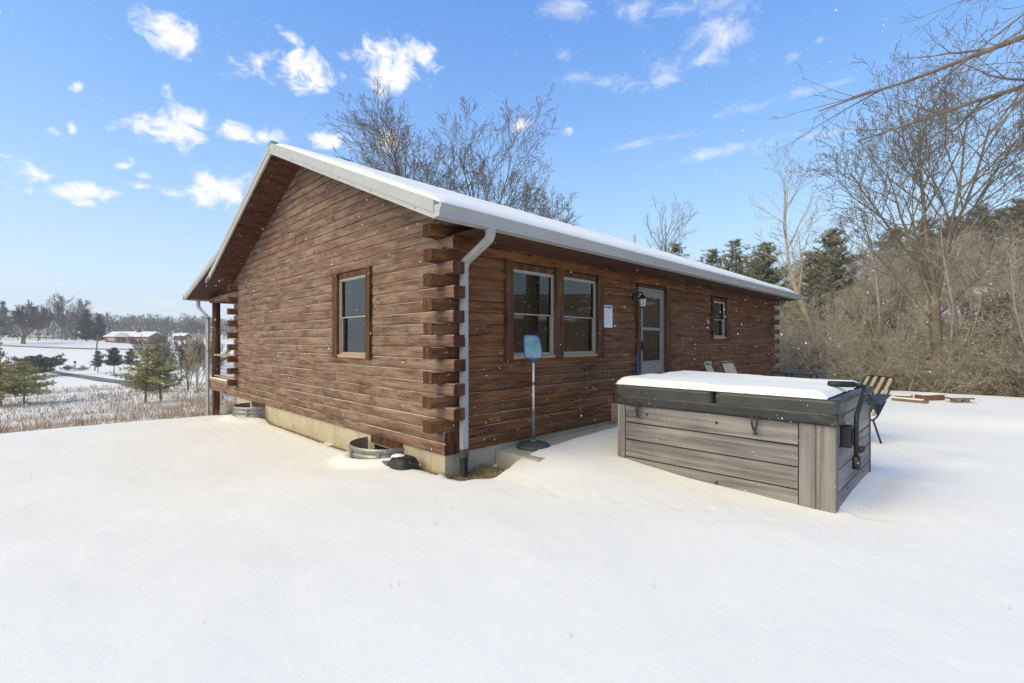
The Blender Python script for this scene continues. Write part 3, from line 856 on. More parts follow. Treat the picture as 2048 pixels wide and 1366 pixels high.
m.box(la + st, lb - st, .002, .012, gzt, gzt + .012); m.box(la + st, lb - st, .002, .012, gzb - .012, gzb); m.build('glazing_bead', GREYDOOR, leaf)
m = MB(); m.lathe((la + .055, -.012, 1.50), [(.0, 0), (.022, .004), (.024, .05), (.012, .055)], 12); m.box(la + .047, la + .063, -.03, .012, 1.40, 1.56); m.box(la + .05, la + .06, -.05, -.03, 1.35, 1.40); m.build('handle', BLACKMET, leaf)
m = MB(); m.box(la, lb, .20, .24, dz0, lt); m.box(la + .2, lb - .2, .19, .2, 1.2, 1.9); m.build('inner_door', plain('inner_door_wood', (.42, .25, .16), .5), D)

# ---- porch on the valley side
PY1 = 11.26; PZ0, PZ1 = roof_top(7.66) + .012, 2.83
pr = MB(); slope_slab(pr, 7.66, PZ0, PY1, PZ1, XA + .02, XB, .05); pr = pr.build('porch_roof', METAL, house)
m = MB(); x0, x1 = XA - .014, XA + .02
for (q0, q1, nm, xx0, xx1) in ((-.012, .075, 'rake_flashing', XA - .014, XA + .02), (.0755, .115, 'rake_fascia', XA - .006, XA + .03)):
    m = MB(); m.add([(xx0, 7.68, PZ0 - q0), (xx1, 7.68, PZ0 - q0), (xx1, PY1, PZ1 - q0), (xx0, PY1, PZ1 - q0), (xx0, 7.68, PZ0 - q1), (xx1, 7.68, PZ0 - q1), (xx1, PY1, PZ1 - q1), (xx0, PY1, PZ1 - q1)],
                    [(0, 1, 2, 3), (7, 6, 5, 4), (0, 4, 5, 1), (1, 5, 6, 2), (2, 6, 7, 3), (3, 7, 4, 0)]); m.build(nm, WHITE, pr)
m = MB(); m.box(XA - .02, XA + .12, PY1 - .02, PY1 + .035, PZ1 - .10, PZ1 + .02); m.build('drip_edge_end', plain('green_trim', (.10, .17, .13), .5), pr)
m = MB(); m.box(XA + .12, XB, PY1 + .001, PY1 + .11, PZ1 - .11, PZ1 - .005); m.build('porch_gutter', GUTTER, pr)
m = MB()
for i in range(24):
    y0 = HW_ + .1 + i * .11; y1 = y0 + .102
    if y1 > PY1: break
    zz = lambda y: PZ0 + (PZ1 - PZ0) * (y - 7.66) / (PY1 - 7.66) - .066
    m.add([(XA + .03, y0, zz(y0)), (6, y0, zz(y0)), (6, y1, zz(y1)), (XA + .03, y1, zz(y1))], [(0, 3, 2, 1)])
m.build('porch_ceiling', WOOD_S, house)
PX, PYY = .14, 10.95
m = MB(); m.tube([(PX, PYY, .46), (PX, PYY, 1.4), (PX + .004, PYY, 2.66)], [.112, .108, .1], 16); m.build('porch_post', WOOD_T, house, True)
m = MB(); m.box(PX - .08, PX + .08, PYY - .08, PYY + .08, -1.2, .19); m.build('deck_pier_post', WOOD_T, house)
m = MB(); m.box(PX - .07, PX + 3.5, PYY - .07, PYY + .07, 2.66, 2.70); m.build('porch_header', WOOD_S, house)
m = MB(); m.box(.0, 5.0, HW_ + .01, 11.05, .481, .515); m.build('porch_deck', SILLW, house)
rl = empty('porch_railing', (.1, 9.6, .5)); rl.parent = house
m = MB(); m.box(.06, .17, HW_ + .02, PYY - .1, 1.16, 1.21); m.build('top_rail', SILLW, rl, bevel=.006)
m = MB(); m.box(.07, .16, HW_ + .02, PYY - .1, .585, .625); m.build('bottom_rail', SILLW, rl, bevel=.006)
m = MB()
yy = HW_ + .06
while yy < PYY - .12: m.box(.112, .118, yy, yy + .006, .62, 1.17); yy += .1
zz = .70
while zz < 1.16: m.box(.1125, .1175, HW_ + .03, PYY - .1, zz, zz + .006); zz += .1
m.build('wire_mesh', BLACKMET, rl)
m = MB(); m.box(.02, 4.9, HW_ + .2, 10.95, .516, .545); o = m.build('deck_snow', SNOW, None, bevel=.012); tag(o, 'strip of snow lying on the porch deck boards', None, None, 'stuff')
pd = empty('porch_downspout', (-.05, 11.1, -.3), 'grey downspout of the porch gutter bent back towards the round post', 'downspout')
m = MB(); rect_tube(m, [(-.22, PY1 + .05, PZ1 - .11), (-.22, PY1 + .05, PZ1 - .26), (-.2, PY1 + .03, PZ1 - .31), (-.09, PYY + .10, PZ1 - .52), (-.06, PYY + .06, PZ1 - .60), (-.06, PYY + .06, 1.2), (-.06, PYY + .06, -.9)], .075, .06, (.7, -.7, 0)); m.build('pipe', plain('grey_downspout_enamel', (.40, .40, .41), .4), pd)
m = MB(); m.box(-.10, .03, PYY + .02, PYY + .10, 1.28, 1.30); m.box(-.10, .03, PYY + .02, PYY + .10, 2.2, 2.22); m.build('strap', BLACKMET, pd)

# ---- plumbing vent on the ridge
m = MB(); p = Vector((11.35, HW_ / 2 - .15, roof_top(HW_ / 2 - .15))); m.tube([p, p + Vector((0, 0, .36))], .045, 14); m.lathe(p + Vector((0, 0, -.02)), [(.13, 0), (.06, .07), (.05, .1)], 14)
m.build('vent_pipe', WHITE, house)

# ------------------------------------------------------------------ patio slab, hot tub and things round the house
m = MB(); m.box(.86, 12.3, -.72, .03, -.25, .12); sl = m.build('patio', SLABC, None, kind='structure', bevel=.01)

TUBP = grain_col('grey_brown_tub_panel', 1, [(.36, (.056, .045, .045)), (.45, (.145, .125, .124)), (.54, (.235, .212, .210)), (.68, (.34, .315, .312))], .55, .18, 16, .6)
TUBPX = grain_col('grey_brown_tub_panel_side', 0, [(.36, (.056, .045, .045)), (.45, (.145, .125, .124)), (.54, (.235, .212, .210)), (.68, (.34, .315, .312))], .55, .18, 16, .6)
TUBV = grain_col('grey_brown_tub_post', 2, [(.36, (.085, .07, .069)), (.48, (.175, .153, .150)), (.62, (.27, .243, .238))], .5, .12, 16, .55)
VCOV = plain('black_vinyl_cover', (.040, .040, .042), .38, 0, .3, 3, .15, .5)
VFLAP = plain('black_vinyl_skirt', (.030, .030, .032), .42, 0, .35, 5, .3, .5)
x0, x1, y0, y1 = TUB
zb = -.08
tub = empty('hot_tub', ((x0 + x1) / 2, (y0 + y1) / 2, zb), 'square hot tub clad in grey brown boards under a black snow topped cover', 'hot tub')
m = MB(); m.box(x0 + .03, x1 - .03, y0 + .03, y1 - .03, zb, .80); m.build('tub_shell', BLACK, tub)
m = MB(); m.box(x0 - .012, x1 + .012, y0 - .012, y1 + .012, zb - .03, -.02); m.build('base_pan', BLACK, tub)
zs = [-.02, .135, .35, .56, .785]
for i, (a, b) in enumerate(zip(zs, zs[1:])):
    m = MB(); m.box(x0, x0 + .03, y0 + .30, y1 - .105, a + (.007 if i else 0), b - .007); m.build('panel_board', TUBP, tub, bevel=.004)
    m = MB(); m.box(x0 + .135, x1 - .06, y0, y0 + .03, a + (.007 if i else 0), b - .007); m.build('panel_board', TUBPX, tub, bevel=.004)
    m = MB(); m.box(x0 + .1, x1 - .06, y1 - .03, y1, a + (.007 if i else 0), b - .007); m.build('panel_board', TUBPX, tub, bevel=.004)
    m = MB(); m.box(x1 - .03, x1, y0 + .06, y1 - .06, a + (.007 if i else 0), b - .007); m.build('panel_board', TUBP, tub, bevel=.004)
for (a, b) in ((y1 - .098, y1 - .03), (y1 - .028, y1 + .004)):
    m = MB(); m.box(x0 - .008, x0 + .05, a, b, -.02, .785); m.build('corner_board', TUBV, tub, bevel=.006)
for (a, b) in ((y0 + .152, y0 + .292), (y0 - .004, y0 + .148)):
    m = MB(); m.box(x0 - .008, x0 + .05, a, b, -.02, .785); m.build('corner_board', TUBV, tub, bevel=.006)
m = MB(); m.box(x0 + .052, x0 + .128, y0 - .006, y0 + .03, -.02, .785); m.build('corner_board', TUBV, tub, bevel=.006)
m = MB(); m.box(x1 - .055, x1 + .004, y0 - .008, y0 + .05, -.02, .785); m.build('corner_board', plain('dark_corner', (.10, .06, .05), .5), tub, bevel=.006)
for (yy, zz) in ((y1 - .40, .685), (y1 - 1.22, .685), (y1 - .42, .04), (y1 - 1.22, .04)):
    m = MB(); m.tube([(x0 - .004, yy, zz), (x0 + .01, yy, zz)], .016, 14); m.build('screw_cap', BLACK, tub)
for (xx, zz) in ((x0 + .35, .70), (x0 + .55, .10), (x1 - .5, .10)):
    m = MB(); m.tube([(xx, y0 - .004, zz), (xx, y0 + .01, zz)], .014, 14); m.build('screw_cap', BLACK, tub)
# cover: two folded foam halves in vinyl with a hanging skirt
cov = empty('tub_cover', ((x0 + x1) / 2, (y0 + y1) / 2, .9)); cov.parent = tub; cov.location = Vector(((x0 + x1) / 2, (y0 + y1) / 2, .9)) - Vector(tub.location)
ov = .045; ysp = (y0 + y1) / 2 - .05
def rounded_slab(xa, xb, ya, yb, za, zt, r, crown=0.0, n=6, sag=0.0):
    """slab with rounded vertical corners and soft top edge"""
    pts = []
    for (cx, cy, a0) in ((xb - r, yb - r, 0), (xa + r, yb - r, 90), (xa + r, ya + r, 180), (xb - r, ya + r, 270)):
        for i in range(n + 1):
            a = math.radians(a0 + 90 * i / n); pts.append((cx + r * math.cos(a), cy + r * math.sin(a)))
    k = len(pts); mb = MB(); cx, cy = (xa + xb) / 2, (ya + yb) / 2
    for (z, ins) in ((za, .0), (za + .01, 0), (zt - .03, 0), (zt - .012, .006), (zt, .022)):
        for (px, py) in pts:
            dx, dy = cx - px, cy - py; L = math.hypot(dx, dy)
            mb.v.append((px + dx / L * ins, py + dy / L * ins, z + crown * 0))
    for j in range(4):
        for i in range(k):
            i2 = (i + 1) % k; mb.f.append((j * k + i, j * k + i2, (j + 1) * k + i2, (j + 1) * k + i))
    mb.f.append(tuple(reversed(range(k)))); mb.f.append(tuple(4 * k + i for i in range(k)))
    return mb
rounded_slab(x0 - ov, x1 + ov, ysp + .004, y1 + ov, .895, 1.025, .07).build('cover_half', VCOV, cov)
rounded_slab(x0 - ov, x1 + ov, y0 - ov, ysp - .004, .895, 1.025, .07).build('cover_half', VCOV, cov)
# skirt: thin wavy band all round
mb = MB(); pts = []
r = .06; xa, xb, ya, yb = x0 - ov - .004, x1 + ov + .004, y0 - ov - .004, y1 + ov + .004
def per(u):
    """point and outward normal on the rounded rectangle, u in 0..1"""
    w, h = xb - xa, yb - ya; P = 2 * (w + h); s = u * P
    if s < h: return (xa, yb - s), (-1, 0)
    s -= h
    if s < w: return (xa + s, ya), (0, -1)
    s -= w
    if s < h: return (xb, ya + s), (1, 0)
    s -= h
    return (xb - s, yb), (0, 1)
nseg = 260
rows = [(.899, -.016), (.893, -.006), (.875, -.004), (.845, -.012), (.815, -.016), (.785, -.018)]
for (z, off) in rows:
    for i in range(nseg):
        u = i / nseg; (px, py), (nx, ny) = per(u)
        corner = min(abs(px - xa), abs(px - xb)) < .25 and min(abs(py - ya), abs(py - yb)) < .25
        wav = (.012 if z < .9 else .002) * noise.noise((px * 4, py * 4, z * 9)) + ((.034 * noise.noise((px * 9, py * 9, z * 26))) if corner and z < .9 else 0)
        dz = .008 * noise.noise((px * 2, py * 2, 1)) if z < .8 else 0
        mb.v.append((px + nx * (off + wav), py + ny * (off + wav), z + dz))
for j in range(len(rows) - 1):
    for i in range(nseg):
        if ya + .01 > 0: pass
        i2 = (i + 1) % nseg; mb.f.append((j * nseg + i, j * nseg + i2, (j + 1) * nseg + i2, (j + 1) * nseg + i))
o = mb.build('skirt', VFLAP, cov, True); sm = o.modifiers.new('thick', 'SOLIDIFY'); sm.thickness = .004
# loose flap turned out at the far right corner
m = MB(); m.add([(x1 - .1, y0 - .06, .90), (x1 - .02, y0 - .16, .86), (x1 - .18, y0 - .10, .68), (x1 - .45, y0 - .055, .86), (x1 - .28, y0 - .07, .80)], [(0, 1, 2, 4), (0, 4, 3)]); o = m.build('loose_flap', VFLAP, cov); sm = o.modifiers.new('thick', 'SOLIDIFY'); sm.thickness = .006
m = MB(); m.add([(x1 + .04, y0 - .05, .93), (x1 - .5, y0 - .06, .87), (x1 - .45, y0 - .16, .86), (x1 + .02, y0 - .20, .93)], [(0, 1, 2, 3)]); o = m.build('loose_flap', VFLAP, cov); sm = o.modifiers.new('thick', 'SOLIDIFY'); sm.thickness = .006
# straps with buckles down the front
for (yy, ln, w) in ((y1 - .30, .13, .03), (y1 - 1.62, .16, .05)):
    m = MB(); xx = x0 - ov - .012
    for sgn, k in ((-1, .3), (1, 1.0)):
        pts = [(xx, yy + sgn * w * .4, .80), (xx - .012 * k, yy + sgn * w * .5, .80 - ln * .4), (xx - .004, yy + sgn * w * .15, .80 - ln * .8), (xx - .008 * k, yy - .01, .80 - ln)]
        for p, q in zip(pts, pts[1:]): m.bar(p, q, .004, .022, (0, 1, 0))
    m.box(xx - .01, xx + .004, yy - .028, yy + .012, .80 - ln - .018, .80 - ln + .006)
    m.build('strap', BLACK, cov)
# cover lifter: bent tubes on both sides with a cross bar lying on the cover
lift = empty('cover_lifter', (x0 + .4, y0 - .1, .6)); lift.parent = tub; lift.location = Vector((x0 + .4, y0 - .1, .6)) - Vector(tub.location)
xl = x0 + .33
m = MB(); m.tube([(xl - .05, y0 - .115, .42), (xl - .05, y0 - .115, .80), (xl - .035, y0 - .115, .86), (xl + .36, y0 - .115, 1.055), (xl + .46, y0 - .105, 1.10), (xl + .47, y0 - .04, 1.115), (xl + .40, y0 + .07, 1.12)], .021, 12); m.build('arm', BLACKMET, lift, True)
m = MB(); m.tube([(xl - .05, y0 - .115, .36), (xl - .05, y0 - .115, .48)], .033, 14); m.build('grip', BLACK, lift, True)
m = MB(); m.tube([(xl + .44, y0 - .02, 1.118), (xl + .26, y0 + .16, 1.125)], .031, 12); m.build('grip', BLACK, lift, True)
m = MB(); m.box(xl - .13, xl + .03, y0 - .085, y0 - .008, .56, .76); m.box(xl - .10, xl + .0, y0 - .10, y0 - .085, .60, .72); m.build('bracket', BLACK, lift, bevel=.008)
m = MB(); m.add([(xl - .02, y0 - .09, .74), (xl + .10, y0 - .09, .66), (xl - .02, y0 - .09, .58), (xl - .02, y0 - .06, .74), (xl + .10, y0 - .06, .66), (xl - .02, y0 - .06, .58)], [(0, 1, 2), (5, 4, 3), (0, 3, 4, 1), (1, 4, 5, 2), (2, 5, 3, 0)]); m.build('gusset', BLACK, lift)
m = MB(); m.tube([(xl - .06, y0 - .15, .545), (xl + .05, y0 - .15, .545)], .025, 12); m.build('pivot_knob', BLACK, lift, True)
for hz in (.90, 1.0):
    pass
m = MB(); m.tube([(xl - .05, y1 + .10, .42), (xl - .05, y1 + .10, .80), (xl - .02, y1 + .10, .88), (xl + .05, y1 + .09, .98), (xl + .3, y1 + .07, 1.03)], .021, 12); m.build('arm', BLACKMET, lift, True)
m = MB(); m.tube([(xl - .05, y1 + .10, .30), (xl - .05, y1 + .10, .44)], .03, 12); m.build('grip', BLACK, lift, True)
m = MB(); m.box(xl - .12, xl + .03, y1 + .005, y1 + .08, .56, .76); m.build('bracket', BLACK, lift, bevel=.008)
m = MB(); m.tube([(xl - .1, y1 + .13, .56), (xl + .0, y1 + .13, .56)], .025, 10); m.build('pivot_knob', BLACK, lift, True)
# snow on the cover
def tub_snow():
    nx, ny = 60, 66; vs = []; fs = []
    xa, xb, ya, yb = x0 - ov + .015, x1 + ov - .12, y0 - ov + .10, y1 + ov - .01
    for j in range(ny + 1):
        for i in range(nx + 1):
            u, v = i / nx, j / ny
            x = xa + (xb - xa) * u; y = ya + (yb - ya) * v
            # ragged right-hand edge
            if j == 0: y += .012 * noise.noise((x * 4, 0, 3))
            e = min(ss(0, .07, (x - xa)), ss(0, .12, (xb - x)), ss(-.01, .10, (y - ya)), ss(0, .10, (yb - y)))
            h = .070 + .026 * noise.noise((x * 1.2, y * 1.2, 1)) + .012 * noise.noise((x * 3.5, y * 1.5, 4)) + .02 * ss(ysp - .1, ysp + .3, y)
            vs.append((x, y, 1.0265 + h * math.sqrt(max(0, e)) + .003 * noise.noise((x * 14, y * 14, 0))))
    for j in range(ny):
        for i in range(nx):
            a = j * (nx + 1) + i; fs.append((a, a + 1, a + nx + 2, a + nx + 1))
    o = fast_mesh('tub_snow', np.array(vs), np.array(fs), SNOW, None, True)
    tag(o, 'rounded cushion of white snow lying on the tub cover', None, None, 'stuff')
tub_snow()

# ---- skimmer net standing in an umbrella base
bx, by, bz = 1.33, -.22, .12
ub = empty('umbrella_base', (bx, by, bz), 'round dark grey umbrella base with upright tube on slab beside log wall', 'umbrella stand')
m = MB(); m.lathe((bx, by, bz), [(.22, 0), (.232, .015), (.228, .035), (.20, .058), (.13, .078), (.06, .088), (.05, .10), (.03, .105)], 40); m.build('base_disc', plain('dark_grey_resin', (.065, .066, .07), .55, 0, .2, 12, .2), ub, True)
m = MB(); m.lathe((bx, by, bz + .088), [(.055, 0), (.05, .02), (.032, .03)], 20); m.build('collar', plain('mid_grey_resin', (.13, .13, .13), .5), ub, True)
m = MB(); m.tube([(bx, by, bz + .1), (bx, by, bz + .50)], .026, 16); m.build('tube', plain('grey_tube', (.12, .12, .125), .45, .3, .3, 20, .1), ub, True)
m = MB(); m.tube([(bx + .026, by, bz + .32), (bx + .05, by - .01, bz + .32)], .01, 8); m.build('set_screw', BLACK, ub)
sk = empty('skimmer_net', (bx, by, bz + .5), 'blue pool skimmer net on white pole held upright before the wall', 'pool net')
WPOLE = plain('white_pole', (.66, .63, .62), .4, .1, .05, 9, .03)
BLUE = plain('blue_plastic', (.03, .11, .38), .4, 0, .12, 8, .05)
m = MB(); m.tube([(bx, by, bz + .48), (bx, by, 1.30)], .0145, 12); m.build('pole', WPOLE, sk, True)
m = MB(); m.tube([(bx, by, .97), (bx, by, 1.01)], .0165, 12); m.build('pole_band', BLUE, sk, True)
# net head faces the camera side; local axis along the image
ax = Vector((RX, RY, 0)); up = Vector((0, 0, 1)); hb = Vector((bx, by, 1.30))
outline = [(-.10, .035), (-.118, .06), (-.125, .16), (-.127, .30), (-.118, .335), (-.09, .345), (.02, .343), (.055, .33), (.08, .29), (.105, .18), (.118, .075), (.112, .042), (.09, .03)]
P = [hb + ax * a + up * b for a, b in outline]
m = MB(); m.tube(P + [P[0]], .0095, 8); m.tube([hb, hb + up * .02, P[0]], .010, 8); m.tube([hb, hb + up * .02, P[-1]], .010, 8); m.tube([hb - up * .03, hb + up * .025], .02, 10)
m.build('net_frame', BLUE, sk, True)
def mesh_net():
    t = NT('skimmer_mesh'); t.t.nodes.remove(t.p)
    d = t.n('ShaderNodeBsdfPrincipled'); d.inputs['Base Color'].default_value = (.22, .42, .50, 1); d.inputs['Roughness'].default_value = .6
    c = t.ramp(t.noise(t.coords((1, 1, 1)), 7, 4), [(.3, (.16, .30, .46)), (.7, (.25, .50, .52))]); t.l(c, d.inputs['Base Color'])
    tr = t.n('ShaderNodeBsdfTransparent'); mx = t.n('ShaderNodeMixShader'); mx.inputs[0].default_value = .72
    t.l(tr.outputs[0], mx.inputs[1]); t.l(d.outputs[0], mx.inputs[2]); t.l(mx.outputs[0], t.out.inputs[0]); return t.m
m = MB(); fr = Vector((-FX, -FY, 0)); cen = hb + up * .19 - fr * .035
k = len(P); m.v = [tuple(p) for p in P] + [tuple(cen + (p - cen) * .55 - fr * .0) for p in P] + [tuple(cen)]
m.f = [(i, (i + 1) % k, k + (i + 1) % k, k + i) for i in range(k)] + [(k + i, k + (i + 1) % k, 2 * k) for i in range(k)]
m.build('mesh_bag', mesh_net(), sk, True)

# ---- wall lantern, notice, small boxes, blue handle, board
ln = empty('wall_lantern', (4.31, -.05, 2.35), 'black wall lantern with clear glass beside the grey door', 'lantern')
m = MB(); m.box(4.26, 4.36, -.03, .03, 2.30, 2.46); m.build('back_plate', BLACKMET, ln, bevel=.01)
m = MB(); m.tube([(4.31, -.03, 2.40), (4.31, -.10, 2.46), (4.31, -.17, 2.45), (4.31, -.18, 2.40)], .012, 8); m.build('arm', BLACKMET, ln, True)
m = MB(); m.lathe((4.31, -.18, 2.33), [(.085, 0), (.08, .012), (.045, .05), (.02, .075), (.008, .1)], 8); m.build('roof_cap', BLACKMET, ln)
m = MB(); m.lathe((4.31, -.18, 2.19), [(.05, 0), (.068, .14)], 8, False); m.build('glass_shade', plain('seeded_glass', (.62, .60, .52), .12, 0, .06, 20, .1), ln)
m = MB(); m.lathe((4.31, -.18, 2.165), [(.02, 0), (.055, .012), (.055, .026)], 8); m.build('bottom_ring', BLACKMET, ln)
for k in range(4):
    a = math.pi / 4 + k * math.pi / 2
    m = MB(); m.tube([(4.31 + .05 * math.cos(a), -.18 + .05 * math.sin(a), 2.18), (4.31 + .07 * math.cos(a), -.18 + .07 * math.sin(a), 2.33)], .005, 6); m.build('cage_bar', BLACKMET, ln)

def notice_mat():
    t = NT('printed_notice'); tc = t.n('ShaderNodeTexCoord'); sp = t.n('ShaderNodeSeparateXYZ'); t.l(tc.outputs['Object'], sp.inputs[0])
    # object coords: x 0..0.27 across, z 0..0.38 up
    z = sp.outputs['Z']; x = sp.outputs['X']
    lines = t.math('FRACT', t.math('MULTIPLY', z, 46.0)); ln_ = t.rng(lines, .50, .56, 0, 1)
    word = t.noise(t.coords((38, 1, 46)), 1.0, 2); wd = t.rng(word, .40, .44, 0, 1)
    ins = t.math('MULTIPLY', t.math('MULTIPLY', t.rng(x, .028, .03, 0, 1), t.rng(x, .24, .242, 1, 0)), t.math('MULTIPLY', t.rng(z, .03, .032, 0, 1), t.rng(z, .305, .307, 1, 0)))
    ink = t.math('MULTIPLY', t.math('MULTIPLY', ln_, wd), ins)
    c = t.mix(t.math('MULTIPLY', ink, .55), (.78, .78, .77), (.18, .2, .26))
    head = t.math('MULTIPLY', t.rng(z, .322, .324, 0, 1), t.rng(z, .365, .367, 1, 0))
    head = t.math('MULTIPLY', head, t.math('MULTIPLY', t.rng(x, .012, .013, 0, 1), t.rng(x, .257, .258, 1, 0)))
    bl = t.math('MULTIPLY', t.rng(t.noise(t.coords((60, 1, 25)), 1.0, 2), .47, .53, 0, 1), t.math('MULTIPLY', t.rng(z, .333, .336, 0, 1), t.rng(z, .352, .355, 1, 0)))
    c = t.mix(head, c, t.mix(t.math('MULTIPLY', bl, .75), (.04, .10, .34), (.7, .74, .8)))
    t.set(c, .5, 0, .3); return t.m
nb = MB(); nb.box(0, .27, -.004, 0, 0, .38)
o = nb.build('notice_sheet', notice_mat(), None); o.location = (3.32, -.004, 1.80)
tag(o, 'white printed notice with blue heading pinned to the log wall', 'notice')
m = MB(); m.box(7.42, 7.68, -.07, .0, .93, 1.10); m.box(7.46, 7.64, -.085, -.07, .95, 1.08); o = m.build('outlet_box', plain('grey_utility_plastic', (.42, .43, .44), .5), None, bevel=.008); tag(o, 'grey weatherproof outlet box low on the log wall', 'outlet box')
m = MB(); m.box(7.57, 7.65, -.016, .0, 1.98, 2.07); o = m.build('sensor_box', WHITE, None, bevel=.004); tag(o, 'tiny white sensor box on logs left of the small window', 'sensor')
m = MB(); m.box(3.56, 3.74, -.022, .0, .17, .50); o = m.build('board_patch', SILLW, None); tag(o, 'pale bare wood board fixed low on the wall behind the tub', 'board')
bh = empty('blue_handle', (4.32, -.1, .15), 'blue tool handle leaning on the log wall left of the door', 'tool handle')
m = MB(); m.tube([(4.30, -.16, .16), (4.335, -.05, 1.38)], .014, 10); m.build('shaft', BLUE, bh, True)
m = MB(); m.tube([(4.335, -.05, 1.38), (4.338, -.042, 1.46)], .02, 10); m.build('grip', BLACK, bh, True)

# ---- window wells with basement windows
def well(wy, wr_, nm, label):
    W = empty('window_well', (0, wy, -.1), label, 'window well', 'corrugated window wells along the gable wall')
    mb = MB(); n = 40; prof = []
    zz = -.75
    while zz < .10:
        prof += [(0.0, zz), (.014, zz + .022), (.014, zz + .05), (0, zz + .072)]; zz += .084
    prof += [(0, .105), (.018, .108), (.020, .125), (.002, .128), (-.004, .11), (-.006, -.75)]
    k = len(prof)
    for i in range(n + 1):
        a = math.pi * i / n - math.pi / 2
        ca, sa = math.cos(a), math.sin(a)
        # flattened half ring opening to the wall
        rx = .45; px = -rx * (abs(ca) ** .8); py = wr_ * sa
        nl = math.hypot(ca / rx, sa / wr_); nx, ny = -ca / rx / nl, sa / wr_ / nl
        for (o_, z) in prof: mb.v.append((px + nx * o_, wy + py + ny * o_, z))
    for i in range(n):
        for j in range(k - 1): mb.f.append((i * k + j, (i + 1) * k + j, (i + 1) * k + j + 1, i * k + j + 1))
    mb.build('corrugated_ring', GALV, W, False)
    for f_ in (.22, .55, .97):
        a = math.pi * f_ - math.pi / 2; p = Vector((-.462 * abs(math.cos(a)) ** .8, wy + (wr_ + .012) * math.sin(a), 0)); t_ = Vector((-math.cos(a) / .45, math.sin(a) / wr_, 0)).normalized(); sd = Vector((-t_.y, t_.x, 0))
        m = MB(); m.obox(p + Vector((0, 0, -.2)) + t_ * .006, sd * .022, t_ * .010, (0, 0, .32)); m.build('rib_strap', GALV, W, bevel=.004)
    m = MB(); m.box(.0, .034, wy - .40, wy + .40, .10, .19); m.build('lintel', WOOD_T, W)
    m = MB()
    m.box(.02, .034, wy - .36, wy - .335, -.4, .098); m.box(.02, .034, wy + .335, wy + .36, -.4, .098); m.box(.02, .034, wy - .335, wy + .335, .073, .098); m.build('basement_frame', VINYL, W)
    m = MB(); m.box(.026, .0335, wy - .335, wy + .335, -.4, .073); m.build('basement_pane', plain('dark_pane', (.012, .013, .015), .08, 0, .2, 3, 0, .5), W)
    return W
well(WELLS[0][0], WELLS[0][1], 'a', 'galvanised window well next to the black drain box')
well(WELLS[1][0], WELLS[1][1], 'b', 'galvanised window well near the porch end of the gable wall')
# ---- black drain / sump discharge box in the snow
db = empty('drain_box', (-.22, .62, -.1), 'black plastic drain box with grey spout capped with snow by the foundation', 'drain box')
m = MB()
for (r_, z) in ((.0, 0),): pass
pr_ = []
mb = MB(); n = 20; cx_, cy_ = -.20, .57
for (rx_, ry_, z) in ((.15, .18, -.16), (.16, .19, -.02), (.155, .185, .065), (.12, .15, .115), (.05, .07, .13)):
    for i in range(n):
        a = 2 * math.pi * i / n; c_, s_ = math.cos(a), math.sin(a)
        mb.v.append((cx_ + rx_ * math.copysign(abs(c_) ** .7, c_), cy_ + ry_ * math.copysign(abs(s_) ** .7, s_), z))
for j in range(4):
    for i in range(n): mb.f.append((j * n + i, j * n + (i + 1) % n, (j + 1) * n + (i + 1) % n, (j + 1) * n + i))
mb.f.append(tuple(4 * n + i for i in range(n)))
mb.build('box_body', BLACK, db, True)
m = MB(); m.box(-.36, -.17, .70, .92, -.14, .05); m.build('spout', plain('grey_pvc', (.13, .135, .14), .5), db, bevel=.012)
mb = MB(); n = 20
for (f_, z) in ((1.0, .0), (.9, .022), (.6, .036), (.0001, .042)):
    for i in range(n):
        a = 2 * math.pi * i / n; mb.v.append((-.215 + .085 * f_ * math.cos(a), .66 + .13 * f_ * math.sin(a), .098 + z))
for j in range(3):
    for i in range(n): mb.f.append((j * n + i, j * n + (i + 1) % n, (j + 1) * n + (i + 1) % n, (j + 1) * n + i))
mb.build('snow_cap', SNOW, db, True)
# ---- rock at the far foot of the wall
def rock(name, c, s, mat, label, cat):
    bm = bmesh.new(); bmesh.ops.create_icosphere(bm, subdivisions=3, radius=1.0)
    for v in bm.verts:
        k = 1 + .28 * noise.noise(v.co * 1.6 + Vector(c)) ; v.co = Vector((v.co.x * s[0] * k + c[0], v.co.y * s[1] * k + c[1], v.co.z * s[2] * k + c[2]))
    me = bpy.data.meshes.new(name); bm.to_mesh(me); bm.free(); o = bpy.data.objects.new(name, me); COL.objects.link(o); me.materials.append(mat)
    return tag(o, label, cat)
rock('rock', (-.12, 8.75, -.16), (.16, .22, .16), plain('grey_stone', (.24, .22, .20), .9, 0, .3, 6, .4), 'grey stone at the foot of the wall below the porch', 'rock')

